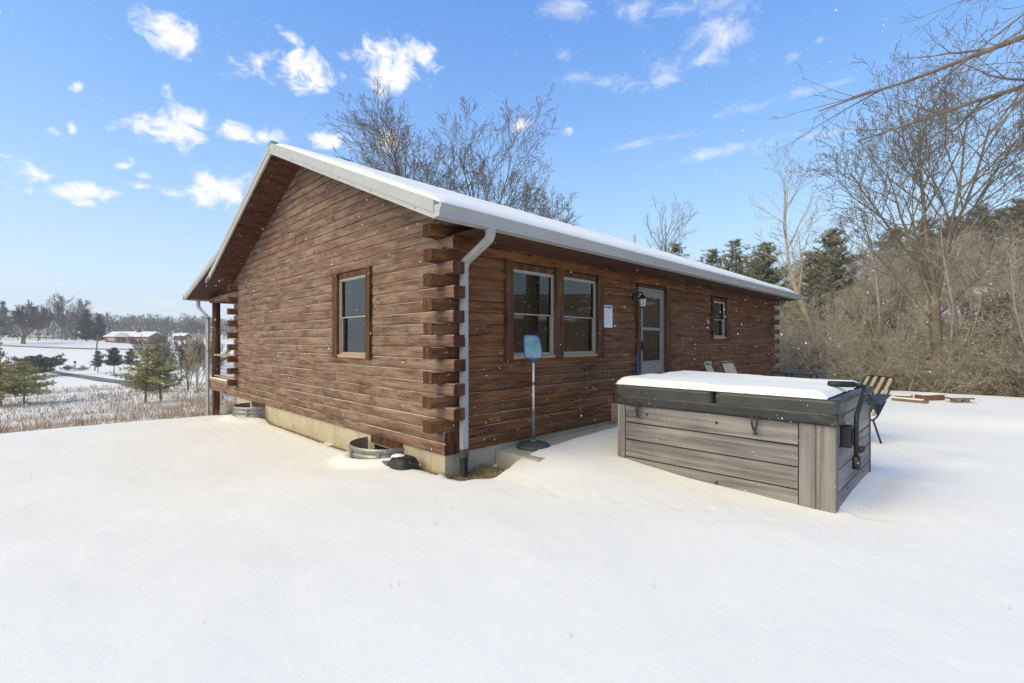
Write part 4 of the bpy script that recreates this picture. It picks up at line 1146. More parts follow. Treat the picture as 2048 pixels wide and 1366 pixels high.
# ---- patio chairs and table half hidden behind the tub
SLING = plain('tan_sling_fabric', (.42, .36, .25), .8, 0, .08, 30, .15)
FRAME = plain('dark_bronze_frame', (.035, .03, .028), .45, .4, .2, 12, .05)
def chair(loc, rz, label, striped=False, lean=.22):
    c = empty('patio_chair', loc, label, 'chair', 'patio chairs behind the hot tub'); c.rotation_euler = (0, 0, 0)
    ca, sa = math.cos(rz), math.sin(rz)
    def T(p): return Vector((loc[0] + p[0] * ca - p[1] * sa, loc[1] + p[0] * sa + p[1] * ca, loc[2] + p[2]))
    w = .27
    for sx in (-1, 1):
        m = MB(); m.tube([T((sx * w, -.26, 0)), T((sx * w, -.24, .30)), T((sx * w, -.22, .40)), T((sx * w, .2, .37)), T((sx * w, .26, .42)), T((sx * (w - .01), .26 + lean, .96)), T((sx * (w - .03), .285 + lean, 1.01))], .014, 8); m.build('side_frame', FRAME, c, True)
        m = MB(); m.tube([T((sx * w, .20, .37)), T((sx * w, .34, 0))], .014, 8); m.build('leg', FRAME, c, True)
        m = MB(); m.tube([T((sx * w, -.23, .38)), T((sx * (w + .02), -.2, .60)), T((sx * (w + .02), .1, .62)), T((sx * w, .30, .60))], .013, 8); m.build('arm_rest', FRAME, c, True)
    m = MB(); m.tube([T((-w + .03, .287 + lean, 1.01)), T((0, .30 + lean, 1.02)), T((w - .03, .287 + lean, 1.01))], .014, 8); m.build('top_rail', FRAME, c, True)
    bk = [(.262, .43), (.30 + lean * .2, .60), (.275 + lean * .62, .8), (.262 + lean, .97), (.287 + lean, 1.015)]
    if not striped:
        m = MB(); n = 8
        for j, (yy, zz) in enumerate(bk):
            for i in range(n + 1):
                u = -1 + 2 * i / n; q = T((u * (w - .012), yy + .03 * (1 - u * u), zz + (.035 * (1 - u * u) if j == len(bk) - 1 else 0))); m.v.append(tuple(q))
        for j in range(len(bk) - 1):
            for i in range(n): m.f.append((j * (n + 1) + i, j * (n + 1) + i + 1, (j + 1) * (n + 1) + i + 1, (j + 1) * (n + 1) + i))
        o = m.build('back_sling', SLING, c, True); s_ = o.modifiers.new('t', 'SOLIDIFY'); s_.thickness = .008
    else:
        for k in range(4):
            u = -.75 + k * .5
            m = MB()
            for (ya, za), (yb, zb_) in zip(bk, bk[1:]): m.bar(T((u * w, ya, za)), T((u * w, yb, zb_)), .055, .010, T((0, 1, 0)) - T((0, 0, 0)))
            m.build('back_slat', SLING if k % 2 == 0 else SLING, c)
        for k in range(3):
            u = -.5 + k * .5
            m = MB(); m.tube([T((u * w, yy - .012, zz)) for yy, zz in bk], .019, 8); m.build('back_bar', FRAME, c, True)
    m = MB(); a, b, d_, e = T((-w, -.22, .405)), T((w, -.22, .405)), T((w, .24, .385)), T((-w, .24, .385)); m.add([a, b, d_, e], [(0, 1, 2, 3)]); o = m.build('seat_sling', SLING, c); s_ = o.modifiers.new('t', 'SOLIDIFY'); s_.thickness = .01
    return c
def gz_(x, y): return height(x, y)
chair((6.15, -1.12, gz_(6.15, -1.12) - .02), R(8), 'tan sling chair nearest the grey door behind the tub')
chair((7.08, -1.12, gz_(7.08, -1.12) - .02), R(-6), 'tan sling chair on the window side behind the tub')
chair((5.62, -3.02, gz_(5.62, -3.02) - .02), R(-128), 'dark framed slatted chair with tan straps leaning back beside the tub', True, .30)
tb = empty('patio_table', (10.4, -1.25, .1), 'dark patio table with thin snow near the house far corner', 'table')
m = MB(); m.lathe((10.4, -1.25, .74), [(.60, 0), (.62, .012), (.62, .028), (.6, .032)], 32); m.build('table_top', FRAME, tb)
for k in range(4):
    a = math.pi / 4 + k * math.pi / 2; m = MB(); m.tube([(10.4 + .5 * math.cos(a), -1.25 + .5 * math.sin(a), gz_(10.4, -1.25) - .03), (10.4 + .38 * math.cos(a), -1.25 + .38 * math.sin(a), .74)], .018, 8); m.build('leg', FRAME, tb)
# ---- planks and planter on the far snow
PLK = grain_col('old_plank', 0, [(.3, (.13, .09, .06)), (.6, (.26, .19, .13)), (.8, (.36, .28, .2))])
BRK = plain('red_brown_timber', (.20, .075, .05), .8, 0, .2, 6, .3)
def at(px, py):
    p = ground_hit(px, py); return Vector((p.x, p.y, height(p.x, p.y)))
a, b = at(1838, 801), at(1880, 800)
m = MB(); m.bar(a + Vector((0, 0, .05)), b + Vector((0, 0, .05)), .25, .15); o = m.build('timber_edging', BRK, None, bevel=.01); tag(o, 'red brown timber block lying on the far snow', 'timber')
m = MB(); m.bar(a + Vector((0, 0, .14)), b + Vector((0, 0, .14)), .24, .03); o = m.build('block_snow', SNOW, None, bevel=.012); tag(o, 'snow on top of the red brown timber', None, None, 'stuff')
bd = empty('board_on_blocks', at(1920, 806), 'grey plank resting on two blocks in the snow by the wood', 'plank')
a, b = at(1897, 806), at(1942, 806)
m = MB(); m.bar(a + Vector((0, 0, .10)), b + Vector((0, 0, .10)), .22, .04); m.build('plank', PLK, bd)
for f_ in (.28, .75):
    p = a.lerp(b, f_); m = MB(); m.box(p.x - .1, p.x + .1, p.y - .08, p.y + .08, p.z - .05, p.z + .08); m.build('block', PLK, bd)
m = MB(); m.bar(a + Vector((0, 0, .125)), b + Vector((0, 0, .125)), .19, .02); o = m.build('plank_snow', SNOW, None); tag(o, 'dusting of snow along the plank on blocks', None, None, 'stuff')
for (q, w_, lab) in ((((1786, 800), (1855, 807)), .14, 'thin snowy plank lying flat nearer the striped chair'), (((1790, 795), (1826, 797)), .3, 'wide snow covered board lying by the edge of the wood')):
    a, b = at(*q[0]), at(*q[1]); m = MB(); m.bar(a + Vector((0, 0, .035)), b + Vector((0, 0, .035)), w_, .05); o = m.build('plank', PLK, None); tag(o, lab, 'plank')
    m = MB(); m.bar(a + Vector((0, 0, .07)), b + Vector((0, 0, .07)) - (b - a) * .12, w_ * .92, .03); o = m.build('plank_snow', SNOW, None, bevel=.01); tag(o, 'snow lying along the flat plank', None, None, 'stuff')

# ------------------------------------------------------------------ vegetation
BARK = plain('grey_brown_bark', (.185, .150, .120), .9, 0, .35, 4, .3)
BARKL = plain('pale_tan_bark', (.40, .33, .24), .9, 0, .3, 5, .3)
TWIG = plain('brown_twigs', (.185, .150, .122), .9, 0, .3, 1.5, 0)
TWIGT = plain('tan_brush_twigs', (.42, .36, .285), .9, 0, .45, .45, 0)
FARTW = plain('far_bare_wood', (.165, .135, .118), .95, 0, .3, .05, 0)
FARCON = plain('far_conifer', (.070, .085, .062), .95, 0, .3, .3, 0)
NEED = plain('dark_green_needles', (.17, .165, .10), .8, 0, .5, 1.2, 0)
NEEDY = plain('yellow_green_needles', (.36, .315, .115), .8, 0, .5, 1.0, 0)
NEEDB = plain('blue_green_needles', (.13, .15, .11), .8, 0, .4, 1.2, 0)
GRASS = plain('dry_tan_grass', (.42, .30, .19), .9, 0, .5, .6, 0)
WEED = plain('red_brown_weeds', (.26, .14, .095), .9, 0, .4, .6, 0)

class TM:
    """tube collector: quads only, numpy at the end"""
    def __init__(s): s.v = []; s.q = []
    def tube(s, pts, rad, n):
        b = len(s.v); m = len(pts); ref = None
        for i in range(m):
            d = pts[min(i + 1, m - 1)] - pts[max(i - 1, 0)]
            d.normalize()
            if ref is None: ref = d.orthogonal()
            ref = ref - d * ref.dot(d); ref.normalize(); bi = d.cross(ref); r = rad[i]
            for k in range(n):
                a = 2 * math.pi * k / n
                s.v.append(pts[i] + (ref * math.cos(a) + bi * math.sin(a)) * r)
        for i in range(m - 1):
            o = b + i * n
            for k in range(n):
                k2 = (k + 1) % n; s.q.append((o + k, o + k2, o + n + k2, o + n + k))
    def bud(s, p, r):
        b = len(s.v); s.v += [p + Vector((r, 0, 0)), p + Vector((-r * .5, r * .8, 0)), p + Vector((-r * .5, -r * .8, 0)), p + Vector((0, 0, r * 1.8))]
        s.q += [(b, b + 1, b + 3, b + 3), (b + 1, b + 2, b + 3, b + 3), (b + 2, b, b + 3, b + 3)]
    def arrays(s):
        q = np.array(s.q, dtype=np.int32)
        return np.array([tuple(v) for v in s.v], dtype=np.float32), q

def quads_obj(name, tm, mat, parent=None):
    v, q = tm.arrays() if isinstance(tm, TM) else tm
    bad = q[:, 2] == q[:, 3]
    if bad.any():                                # triangles kept as triangles by splitting every quad
        t1 = q[:, [0, 1, 2]]; t2 = q[~bad][:, [0, 2, 3]]; return fast_mesh(name, v, np.concatenate([t1, t2]), mat, parent)
    return fast_mesh(name, v, q, mat, parent)

def rot_about(d, ang, az):
    o = d.orthogonal().normalized(); o = Matrix.Rotation(az, 3, d) @ o
    return (Matrix.Rotation(ang, 3, o) @ d).normalized()

def grow(rg, tr, cr, p, d, r, L, lvl, P):
    """tr: trunk-and-limb tubes; cr: twig tubes"""
    nseg = P['seg'][lvl]; pts = [p.copy()]; rad = [r]; dirs = [d.copy()]
    for i in range(nseg):
        t = (i + 1) / nseg
        d = (d + Vector((rg.gauss(0, 1), rg.gauss(0, 1), rg.gauss(0, 1))) * P['wander'][lvl] + Vector((0, 0, P['up'][lvl]))).normalized()
        p = p + d * (L / nseg); pts.append(p.copy()); dirs.append(d.copy()); rad.append(max(r * (1 - P['taper'] * t), P['rmin']))
    (tr if lvl <= P['limb'] else cr).tube(pts, rad, P['sides'][lvl])
    if P.get('bud') and lvl == P['max']: cr.bud(pts[-1], P['bud'] * rg.uniform(.6, 1.3))
    if lvl >= P['max']: return
    nc = P['kids'][lvl]; nc = int(nc * rg.uniform(.75, 1.25) + .5)
    for c in range(nc):
        t = P['t0'][lvl] + (1 - P['t0'][lvl]) * (c + rg.random()) / nc
        i = min(nseg - 1, int(t * nseg)); f = t * nseg - i
        q = pts[i].lerp(pts[i + 1], min(1, f)); rr = rad[i] + (rad[i + 1] - rad[i]) * min(1, f)
        dd = rot_about(dirs[i], rg.uniform(*P['ang'][lvl]), rg.uniform(0, 2 * math.pi))
        grow(rg, tr, cr, q, dd, max(rr * P['rk'], P['rmin']), L * rg.uniform(*P['lk'][lvl]) * (1.15 - .55 * t), lvl + 1, P)

PBIG = dict(seg=[6, 6, 5, 4, 3], wander=[.05, .10, .13, .16, .2], up=[.03, .05, .06, .05, .03], taper=.72, rmin=.0045, limb=1, sides=[8, 6, 4, 3, 3],
            kids=[6, 8, 6, 4, 0], t0=[.35, .2, .2, .25, 0], ang=[(.45, .8), (.4, .8), (.4, .85), (.4, .9), (0, 1)], lk=[(.6, .85), (.40, .62), (.35, .6), (.35, .6), (1, 1)], rk=.60, max=4, bud=.012)

def stems_tree(name, base, stems, seed, label, P=PBIG, mat=BARK, tw=TWIG, cat='tree', group=None, trunk=None, top_r=None):
    """stems: list of (start height, direction vector, length, radius)"""
    rg = random.Random(seed); T = empty(name, base, label, cat, group)
    tr, cr = TM(), TM()
    if trunk:                                    # (height, radius, lean vector)
        h, r, lean = trunk; pts = [base - Vector((0, 0, .3))]; n = 7
        for i in range(1, n + 1):
            t = i / n; pts.append(base + Vector((lean[0] * t + .02 * h * math.sin(3 * t + seed), lean[1] * t + .02 * h * math.cos(2.3 * t + seed), h * t)))
        tr.tube([Vector(q) for q in pts], [r * 1.25] + [r * (1.08 - .3 * i / n) for i in range(1, n + 1)], 10)
        def at_h(z):
            t = min(1, max(0, z / h)) * n; i = min(n - 1, int(t)); return pts[i + 1].lerp(pts[min(i + 2, n)], 0) if i + 1 > n - 1 else pts[i].lerp(pts[i + 1], t - i)
    else:
        def at_h(z): return base + Vector((0, 0, z))
    for (z, d, L, r) in stems:
        grow(rg, tr, cr, Vector(at_h(z)), Vector(d).normalized(), r, L, 0, P)
    quads_obj('trunk', tr, mat, T); quads_obj('crown', cr, tw, T)
    return T

def G(px, Y, dz=0.0):
    p = cw((px - 1024) / FPX * Y, Y); return Vector((p.x, p.y, height(p.x, p.y) + dz))
def camdir(r, f, u):
    """direction from right / forward / up amounts seen from the camera"""
    return Vector((RX * r + FX * f, RY * r + FY * f, u))
rg0 = random.Random(5)
def fan(rg, n, spread, L, r, z, zs=.8, right=0.0):
    out = []
    for i in range(n):
        u = -1 + 2 * (i + .5) / n + rg.uniform(-.12, .12)
        out.append((z + rg.uniform(-zs, zs * .4), camdir(u * spread + right, rg.uniform(-.35, .35), 1.0), L * rg.uniform(.82, 1.05) * (1 - .18 * abs(u)), r * rg.uniform(.75, 1.1)))
    return out
PMED = dict(PBIG, kids=[7, 6, 5, 2, 0], rmin=.0065)
# two broad bare trees standing behind the roof ridge
b = G(838, 19); stems_tree('bare_tree', b, fan(rg0, 6, .34, 5.9, .075, 5.2, 1.4), 21, 'bare spreading tree rising behind the roof peak side', PMED, trunk=(6.4, .19, (.1, .1)))
b = G(978, 20.5); stems_tree('bare_tree', b, fan(rg0, 6, .38, 5.4, .065, 4.7, 1.8), 22, 'bare many stemmed tree behind the middle of the roof', PMED, trunk=(5.2, .17, (-.2, 0)))
b = G(1066, 20); stems_tree('bare_tree', b, fan(rg0, 4, .28, 3.6, .045, 3.2, 1.2, .25), 23, 'smaller bare tree behind the roof leaning away from the peak', PMED, trunk=(3.8, .13, (.1, -.2)))
# slim tree and pole-like saplings beyond the roof's far end
PSLIM = dict(PBIG, max=3, kids=[13, 7, 5, 0, 0], t0=[.3, .15, .2, 0, 0], ang=[(.35, .6), (.3, .6), (.3, .7), (0, 1), (0, 1)], lk=[(.28, .42), (.4, .6), (.4, .6), (1, 1), (1, 1)], up=[.0, .12, .08, .05, 0], rmin=.008, limb=0, bud=0)
b = G(1335, 36); stems_tree('slim_tree', b, [(0, (0, 0, 1), 13.2, .14)], 31, 'slim upright bare tree beyond the roof ridge by the vent pipe', PSLIM)
PLEAN = dict(PBIG, max=3, kids=[7, 5, 3, 0, 0], up=[.0, .04, .05, .05, .03], rmin=.006, bud=0)
b = G(1664, 16.6)
T = stems_tree('leaning_tree', b, [(3.6, camdir(-.10, .2, 1.0), 3.3, .05), (3.4, camdir(.22, .25, 1.0), 2.6, .035), (3.0, camdir(-.35, .1, .9), 2.2, .03),
    (1.2, camdir(-.9, -.1, .25), 1.7, .025), (1.7, camdir(-.9, .2, .1), 1.8, .028), (2.2, camdir(-.8, 0, .3), 1.7, .024), (1.4, camdir(.8, .2, -.1), 1.4, .02), (2.6, camdir(-.9, .1, .1), 1.6, .02)], 33,
    'pale leaning tree crossing in front of the thicket by the house corner', PLEAN, BARKL, TWIGT, trunk=(4.0, .095, tuple(camdir(-1.25, .3, 0))[:2]))
# the big tree at the edge of the wood
PB2 = dict(PBIG, kids=[8, 7, 5, 2, 0], wander=[.06, .11, .15, .18, .2], bud=.016, up=[.03, .05, .05, .04, .02], rmin=.0055)
b = G(1872, 14.6)
stems_tree('big_bare_tree', b, [(3.3, camdir(-.10, .1, 1), 5.60, 0.075), (3.0, camdir(.12, -.1, 1), 5.28, 0.068), (3.5, camdir(.34, .15, 1), 5.12, 0.065), (2.9, camdir(-.42, .0, 1), 4.48, 0.058),
    (3.2, camdir(.62, -.1, 1), 4.48, 0.058), (2.4, camdir(-.75, .1, .8), 3.36, 0.041), (2.6, camdir(.85, .1, .7), 3.68, 0.041), (1.2, camdir(.7, -.2, .45), 2.08, 0.034), (3.4, camdir(-.2, .5, 1), 4.64, 0.054), (3.1, camdir(.2, .6, 1), 4.48, 0.054)], 41,
    'tall many limbed bare tree standing at the edge of the wood', PB2, BARK, TWIG, trunk=(3.7, .16, (.1, 0)))
b = G(1770, 21); stems_tree('bare_tree', b, fan(rg0, 3, .35, 3.4, .045, 2.2, 1.0), 43, 'lower bare tree in the thicket left of the big tree', PMED, trunk=(3.0, .12, (-.3, 0)))
b = G(2010, 19); stems_tree('bare_tree', b, fan(rg0, 4, .4, 3.6, .05, 2.4, 1.0), 44, 'bare tree in the thicket right of the big tree', PMED, trunk=(3.4, .15, (.2, .1)))
# tree standing beside the yard whose long limbs reach into view
PL = dict(PBIG, max=3, limb=0, seg=[9, 6, 4, 3, 3], kids=[8, 3, 2, 0, 0], t0=[.28, .2, .2, .2, 0], wander=[.03, .09, .12, .16, .2], up=[-.012, .02, .03, .04, .03], ang=[(.35, .7), (.3, .7), (.4, .8), (.4, .8), (0, 1)], lk=[(.22, .42), (.4, .6), (.4, .6), (.4, .6), (1, 1)], rmin=.0035, bud=.008, taper=.88)
b = cw(11.6, 7.2); b = Vector((b.x, b.y, height(b.x, b.y)))
limbs = []
rg = random.Random(8); T = empty('yard_tree', b, 'large bare yard tree whose long limbs reach out over the snow', 'tree'); tr, cr = TM(), TM()
tr.tube([b + Vector((0, 0, -.3)), b + Vector((0, 0, 1.5)), b + Vector((.1, 0, 3.5)), b + Vector((.1, .1, 6.5)), b + Vector((.08, .06, 9.6)), b + Vector((.1, .1, 11.5))], [.36, .30, .26, .20, .12, .05], 10)
def limb_to(z, px, py, Y, r):
    q = pix(px, py, Y); s = b + Vector((.08, .06, z)); d = q - s
    grow(rg, tr, cr, s, (d.normalized() + Vector((0, 0, .06))).normalized(), r, d.length * 1.02, 0, PL)
limb_to(7.5, 1712, 232, 7.9, .085); limb_to(6.8, 1765, 340, 8.6, .08); limb_to(8.8, 1880, 50, 7.4, .045); limb_to(7.1, 1880, 235, 8.4, .04); limb_to(9.2, 1960, 15, 7.8, .045); limb_to(7.9, 1930, 115, 7.0, .04)
limb_to(6.8, 2500, 100, 8.6, .07); limb_to(5.4, 2600, 300, 8.2, .07)
quads_obj('trunk', tr, BARK, T); quads_obj('crown', cr, TWIG, T)

# ---- thicket and hillside wood on the right: one tangled mass
def proto(seed, P, H, r, nst=1, spread=.2):
    rg = random.Random(seed); tr = TM()
    for i in range(nst):
        grow(rg, tr, tr, Vector((rg.uniform(-.3, .3) * (nst > 1), rg.uniform(-.3, .3) * (nst > 1), -.2)), Vector((rg.gauss(0, spread), rg.gauss(0, spread), 1)).normalized(), r, H * rg.uniform(.8, 1.1), 0, P)
    return tr.arrays()
PSAP = dict(PBIG, seg=[6, 4, 3, 2, 2], kids=[13, 6, 4, 0, 0], max=3, t0=[.18, .15, .2, 0, 0], ang=[(.4, .95), (.4, .9), (.4, 1.0), (0, 1), (0, 1)], lk=[(.30, .5), (.35, .6), (.4, .6), (1, 1), (1, 1)], wander=[.07, .14, .2, .2, .2], up=[.02, .05, .03, 0, 0], sides=[5, 3, 3, 3, 3], rmin=.007, bud=0)
PBR = dict(PSAP, kids=[7, 6, 3, 0, 0], wander=[.16, .22, .25, .2, .2], up=[-.02, -.03, -.03, 0, 0], rmin=.006, t0=[.05, .1, .1, 0, 0])
PTREE = dict(PSAP, kids=[14, 7, 4, 0, 0], rmin=.016, t0=[.3, .15, .2, 0, 0])
saps = [proto(100 + i, PSAP, 1.0 * h, .045, 1) for i, h in enumerate((4.2, 5.2, 6.0, 4.8, 5.6))]
brs = [proto(200 + i, PBR, 2.1, .018, 4, .55) for i in range(4)]
trs = [proto(300 + i, PTREE, h, .11, 1, .06) for i, h in enumerate((9.5, 11, 8.5, 10.2))]
def scatter(name, items, mat, label, parent=None):
    V, Q, off = [], [], 0
    for (pv, pq), loc, rz, sc in items:
        c, s = math.cos(rz) * sc, math.sin(rz) * sc
        v = np.empty_like(pv); v[:, 0] = pv[:, 0] * c - pv[:, 1] * s + loc[0]; v[:, 1] = pv[:, 0] * s + pv[:, 1] * c + loc[1]; v[:, 2] = pv[:, 2] * sc + loc[2]
        V.append(v); Q.append(pq + off); off += len(pv)
    o = fast_mesh(name, np.concatenate(V), np.concatenate(Q), mat)
    tag(o, label, None, None, 'stuff'); return o
rg = random.Random(77)
def polar(phi, r): p = cw(r * math.sin(R(phi)), r * math.cos(R(phi))); return (p.x, p.y, height(p.x, p.y, False))
items = []
for i in range(95):
    phi = rg.uniform(27.5, 60); r = rg.uniform(19.2, 27); items.append((rg.choice(saps), polar(phi, r), rg.uniform(0, 6.28), rg.uniform(.40, .75)))
for i in range(150):
    phi = rg.uniform(25, 60); r = rg.uniform(26, 50); items.append((rg.choice(saps), polar(phi, r), rg.uniform(0, 6.28), rg.uniform(.75, 1.15)))
scatter('sapling_thicket', items, TWIGT, 'tangled thicket of bare grey brown saplings beyond the snowy yard')
items = []
for i in range(210):
    phi = rg.uniform(28.5, 60); r = 18.1 + abs(rg.gauss(0, 2.6)) * (1 if phi < 50 else 1); items.append((rg.choice(brs), polar(phi, r), rg.uniform(0, 6.28), rg.uniform(.45, .95)))
for i in range(120):
    phi = rg.uniform(26, 60); r = rg.uniform(24, 40); items.append((rg.choice(brs), polar(phi, r), rg.uniform(0, 6.28), rg.uniform(.9, 1.6)))
scatter('brush', items, TWIGT, 'low tangled brush and briars along the edge of the yard')
items = []
for i in range(380):
    phi = rg.uniform(12, 62); r = rg.uniform(48, 130); k = .62 + .38 * ss(30, 45, phi)
    items.append((rg.choice(trs), polar(phi, r), rg.uniform(0, 6.28), rg.uniform(.6, .95) * k))
scatter('hillside_wood', items, plain('hill_twigs', (.37, .315, .26), .9, 0, .3, .2, 0), 'bare wood covering the hillside behind the thicket')

# slender stems one can follow up out of the thicket
PST = dict(PSAP, kids=[9, 5, 3, 0, 0], t0=[.4, .15, .2, 0, 0], rmin=.006, lk=[(.2, .34), (.35, .6), (.4, .6), (1, 1), (1, 1)])
BARKS = plain('pale_grey_stem_bark', (.34, .295, .24), .9, 0, .3, 4, .3)
rgs = random.Random(12); src = None
for i in range(16):
    phi = 29.5 + i * 1.75 + rgs.uniform(-.7, .7); x, y, z = polar(phi, rgs.uniform(19.5, 30))
    if src is None:
        src = stems_tree('slender_stem', Vector((x, y, z)), [(0, (.03, .02, 1), 5.6, .06)], 140, 'slender pale bare stem rising out of the thicket', PST, BARKS, TWIGT, group='slender stems in the thicket'); continue
    o = src.copy(); COL.objects.link(o); o.location = (x, y, z); sc_ = rgs.uniform(.7, 1.15); o.scale = (sc_, sc_, sc_); o.rotation_euler = (rgs.gauss(0, .07), rgs.gauss(0, .07), rgs.uniform(0, 6.28))
    for ch in list(src.children):
        c_ = ch.copy(); COL.objects.link(c_); c_.parent = o
# ---- pines
def pine(name, base, H, W, seed, label, mat, bare=.12, droop=.0, dens=1.0, tiers=None, needle=.16, bark=BARK, group=None, cat='pine tree', lean=0.0, flat=.25, rnd=False):
    rg = random.Random(seed); T = empty(name, base, label, cat, group); tr = TM()
    top = base + Vector((lean, 0, H)); r0 = max(.05, H * .018)
    tr.tube([base + Vector((0, 0, -.3)), base.lerp(top, .4), base.lerp(top, .8), top], [r0 * 1.15, r0 * .8, r0 * .35, .012], 7)
    nv, nf = [], []
    tiers = tiers or int(H * 2.2)
    for k in range(tiers):
        t = bare + (1 - bare) * (k + rg.random() * .6) / tiers
        env = W * (((1 - t) ** .75) if not rnd else math.sin(math.pi * (.22 + .74 * t)) ** .9) * (.72 + .28 * math.sin(k * 1.7 + seed)) + .12
        nb = rg.randint(4, 6)
        for j in range(nb):
            az = 2 * math.pi * (j + rg.random() * .8) / nb; L = env * rg.uniform(.6, 1.12); s = base.lerp(top, t)
            d = Vector((math.cos(az), math.sin(az), .25 + (.35 * t if rnd else 0) - droop + rg.uniform(-.12, .2)))
            e = s + d * L; mid = s + d * L * .5 + Vector((0, 0, -.04 * L)); tr.tube([s, mid, e], [r0 * .3 * (1 - t) + .012, .012, .006], 3)
            nt = max(3, int(L * 9 * dens))
            for q in range(nt):
                u = .25 + .75 * (q + rg.random()) / nt
                c = s.lerp(e, u) + Vector((rg.gauss(0, .16), rg.gauss(0, .16), rg.gauss(0, .16 * flat * 2))) * min(1, L) * (.5 + .6 * u)
                for w in range(7):
                    dd = Vector((rg.gauss(0, 1), rg.gauss(0, 1), rg.gauss(.35, .7))).normalized() * needle * rg.uniform(.6, 1.2)
                    sd = dd.orthogonal().normalized() * needle * .13
                    b_ = len(nv); nv += [c - sd, c + sd, c + dd]; nf.append((b_, b_ + 1, b_ + 2))
    quads_obj('trunk', tr, bark, T)
    fast_mesh('needles', np.array([tuple(v) for v in nv], dtype=np.float32), np.array(nf), mat, T)
    return T
# beyond the roof on the right
pine('pine_tree', G(1472, 38), 11.9, 3.0, 51, 'dark pine beyond the roof end, broad top', NEED, .42, dens=.5, needle=.38, rnd=True)
pine('pine_tree', G(1425, 40), 11.2, 2.8, 52, 'dark pine just left of the broad topped pine beyond the roof', NEED, .42, dens=.5, needle=.38, rnd=True)
pine('pine_tree', G(1352, 44), 11.8, 2.4, 53, 'pine top showing beside the slim tree past the roof ridge', NEED, .45, dens=.45, needle=.38, rnd=True)
pine('pine_tree', G(1622, 36), 10.4, 2.6, 54, 'dark pine behind the pale leaning tree', NEED, .42, dens=.45, needle=.38, rnd=True)
pine('pine_tree', G(1530, 44), 11.0, 3.2, 55, 'pine filling the gap past the house far corner', NEED, .35, dens=.7, needle=.45, rnd=True)
pine('pine_tree', G(1665, 50), 10.5, 2.8, 56, 'further pine in the wood right of the leaning tree', NEED, .35, dens=.7, needle=.45, rnd=True)
pine('pine_tree', G(1960, 62), 10.5, 3.2, 57, 'dark pine high on the hillside wood', NEED, .3, dens=.6, needle=.55, rnd=True)
pine('pine_tree', G(2040, 58), 10.5, 3.2, 58, 'dark pine at the brow of the hillside wood', NEED, .3, dens=.6, needle=.55, rnd=True)
for k_, (px_, Y_, h_) in enumerate(((1790, 66, 9), (1850, 72, 10), (1905, 64, 9.5), (2000, 75, 11), (2080, 66, 11))):
    pine('pine_tree', G(px_, Y_), h_, 3.4, 160 + k_, ['dark pine standing low in the hillside wood', 'dark pine behind the big bare tree', 'dark pine near the middle of the wooded slope', 'dark pine near the brow of the wooded slope', 'dark pine at the outer end of the wooded slope'][k_], NEED, .25, dens=.55, needle=.6, rnd=True)
# young scrubby pines in the meadow on the left
def hitb(px, py):
    p = ground_hit(px, py); return Vector((p.x, p.y, height(p.x, p.y)))
pine('scrub_pine', hitb(290, 803), 4.3, 3.1, 61, 'yellow green young pine, left of a pair in the meadow', NEEDY, .20, .05, 2.2, 13, .17, lean=.2)
pine('scrub_pine', hitb(322, 800), 4.4, 3.2, 62, 'yellow green young pine, right of a pair nearest the porch', NEEDY, .18, .05, 2.2, 13, .17, lean=-.2)
pine('scrub_pine', hitb(48, 808), 3.1, 3.6, 63, 'wide yellow green scrub pine below the reddish sapling', NEEDY, .25, .12, 2.4, 12, .16)
pine('scrub_pine', hitb(2, 814), 3.1, 3.4, 64, 'scrub pine at the meadow edge with brownish needles', NEEDY, .2, .12, 2.2, 12, .16)
pine('scrub_pine', hitb(-60, 815), 3.0, 2.8, 65, 'scrub pine past the brownish one in the meadow', NEEDY, .2, .12, 2.2, 12, .16)
pine('juniper', hitb(72, 753), 3.4, 6.0, 66, 'low wide blue green juniper by the grey driveway', NEEDB, .1, -.15, 2.4, 12, .42, cat='juniper')
pine('small_pine', hitb(196, 746), 4.3, 2.3, 67, 'sparse small dark pine beside the leaning pole', NEEDB, .28, .0, 1.5, 11, .34)
pine('small_pine', hitb(228, 748), 5.0, 2.9, 68, 'rounded dark pine right of the sparse small pine', NEEDB, .3, .0, 2.4, 13, .36)
pine('small_pine', hitb(262, 744), 4.6, 2.4, 69, 'rounded dark pine behind the yellow green pair', NEEDB, .3, .0, 2.2, 12, .36)
pine('low_shrub', hitb(135, 742), 1.1, 2.2, 70, 'low dark shrub on the snow near the lamp post', NEEDB, .1, .1, 1.2, 4, .25, cat='shrub')
pine('low_shrub', hitb(165, 741), .9, 1.6, 71, 'small tan shrub beside the low dark shrub', GRASS, .1, .1, 1.0, 4, .25, cat='shrub')
# bare valley trees
PV = dict(PSLIM, kids=[12, 7, 4, 0, 0], rmin=.018, ang=[(.35, .75), (.3, .7), (.3, .7), (0, 1), (0, 1)], lk=[(.35, .55), (.4, .6), (.4, .6), (1, 1), (1, 1)])
def valley(px, py, h, seed, label, n=1, spread=.12, r=.09, mat=BARK, tw=TWIG, name='bare_tree', P=PV):
    b = hitb(px, py); rg = random.Random(seed)
    return stems_tree(name, b, [(0, (rg.gauss(0, spread), rg.gauss(0, spread), 1), h * rg.uniform(.85, 1), r) for i in range(n)], seed, label, P, mat, tw)
valley(300, 752, 6.2, 81, 'bare valley tree behind the rounded pines', 2)
valley(311, 752, 6.0, 82, 'thin bare valley tree between rounded pines and pale tree', 2)
valley(332, 755, 6.4, 83, 'bare upright valley tree left of the pale shrubby tree', 3)
valley(393, 785, 4.6, 84, 'pale bare shrubby tree left of the porch downspout', 6, .2, .045, BARKL, TWIGT)
valley(376, 780, 4.4, 85, 'grey bare tree beside the pale shrubby tree', 4, .2, .045)
valley(362, 770, 4.6, 86, 'bare tree with wide boughs before the red barn', 3, .3, .05)
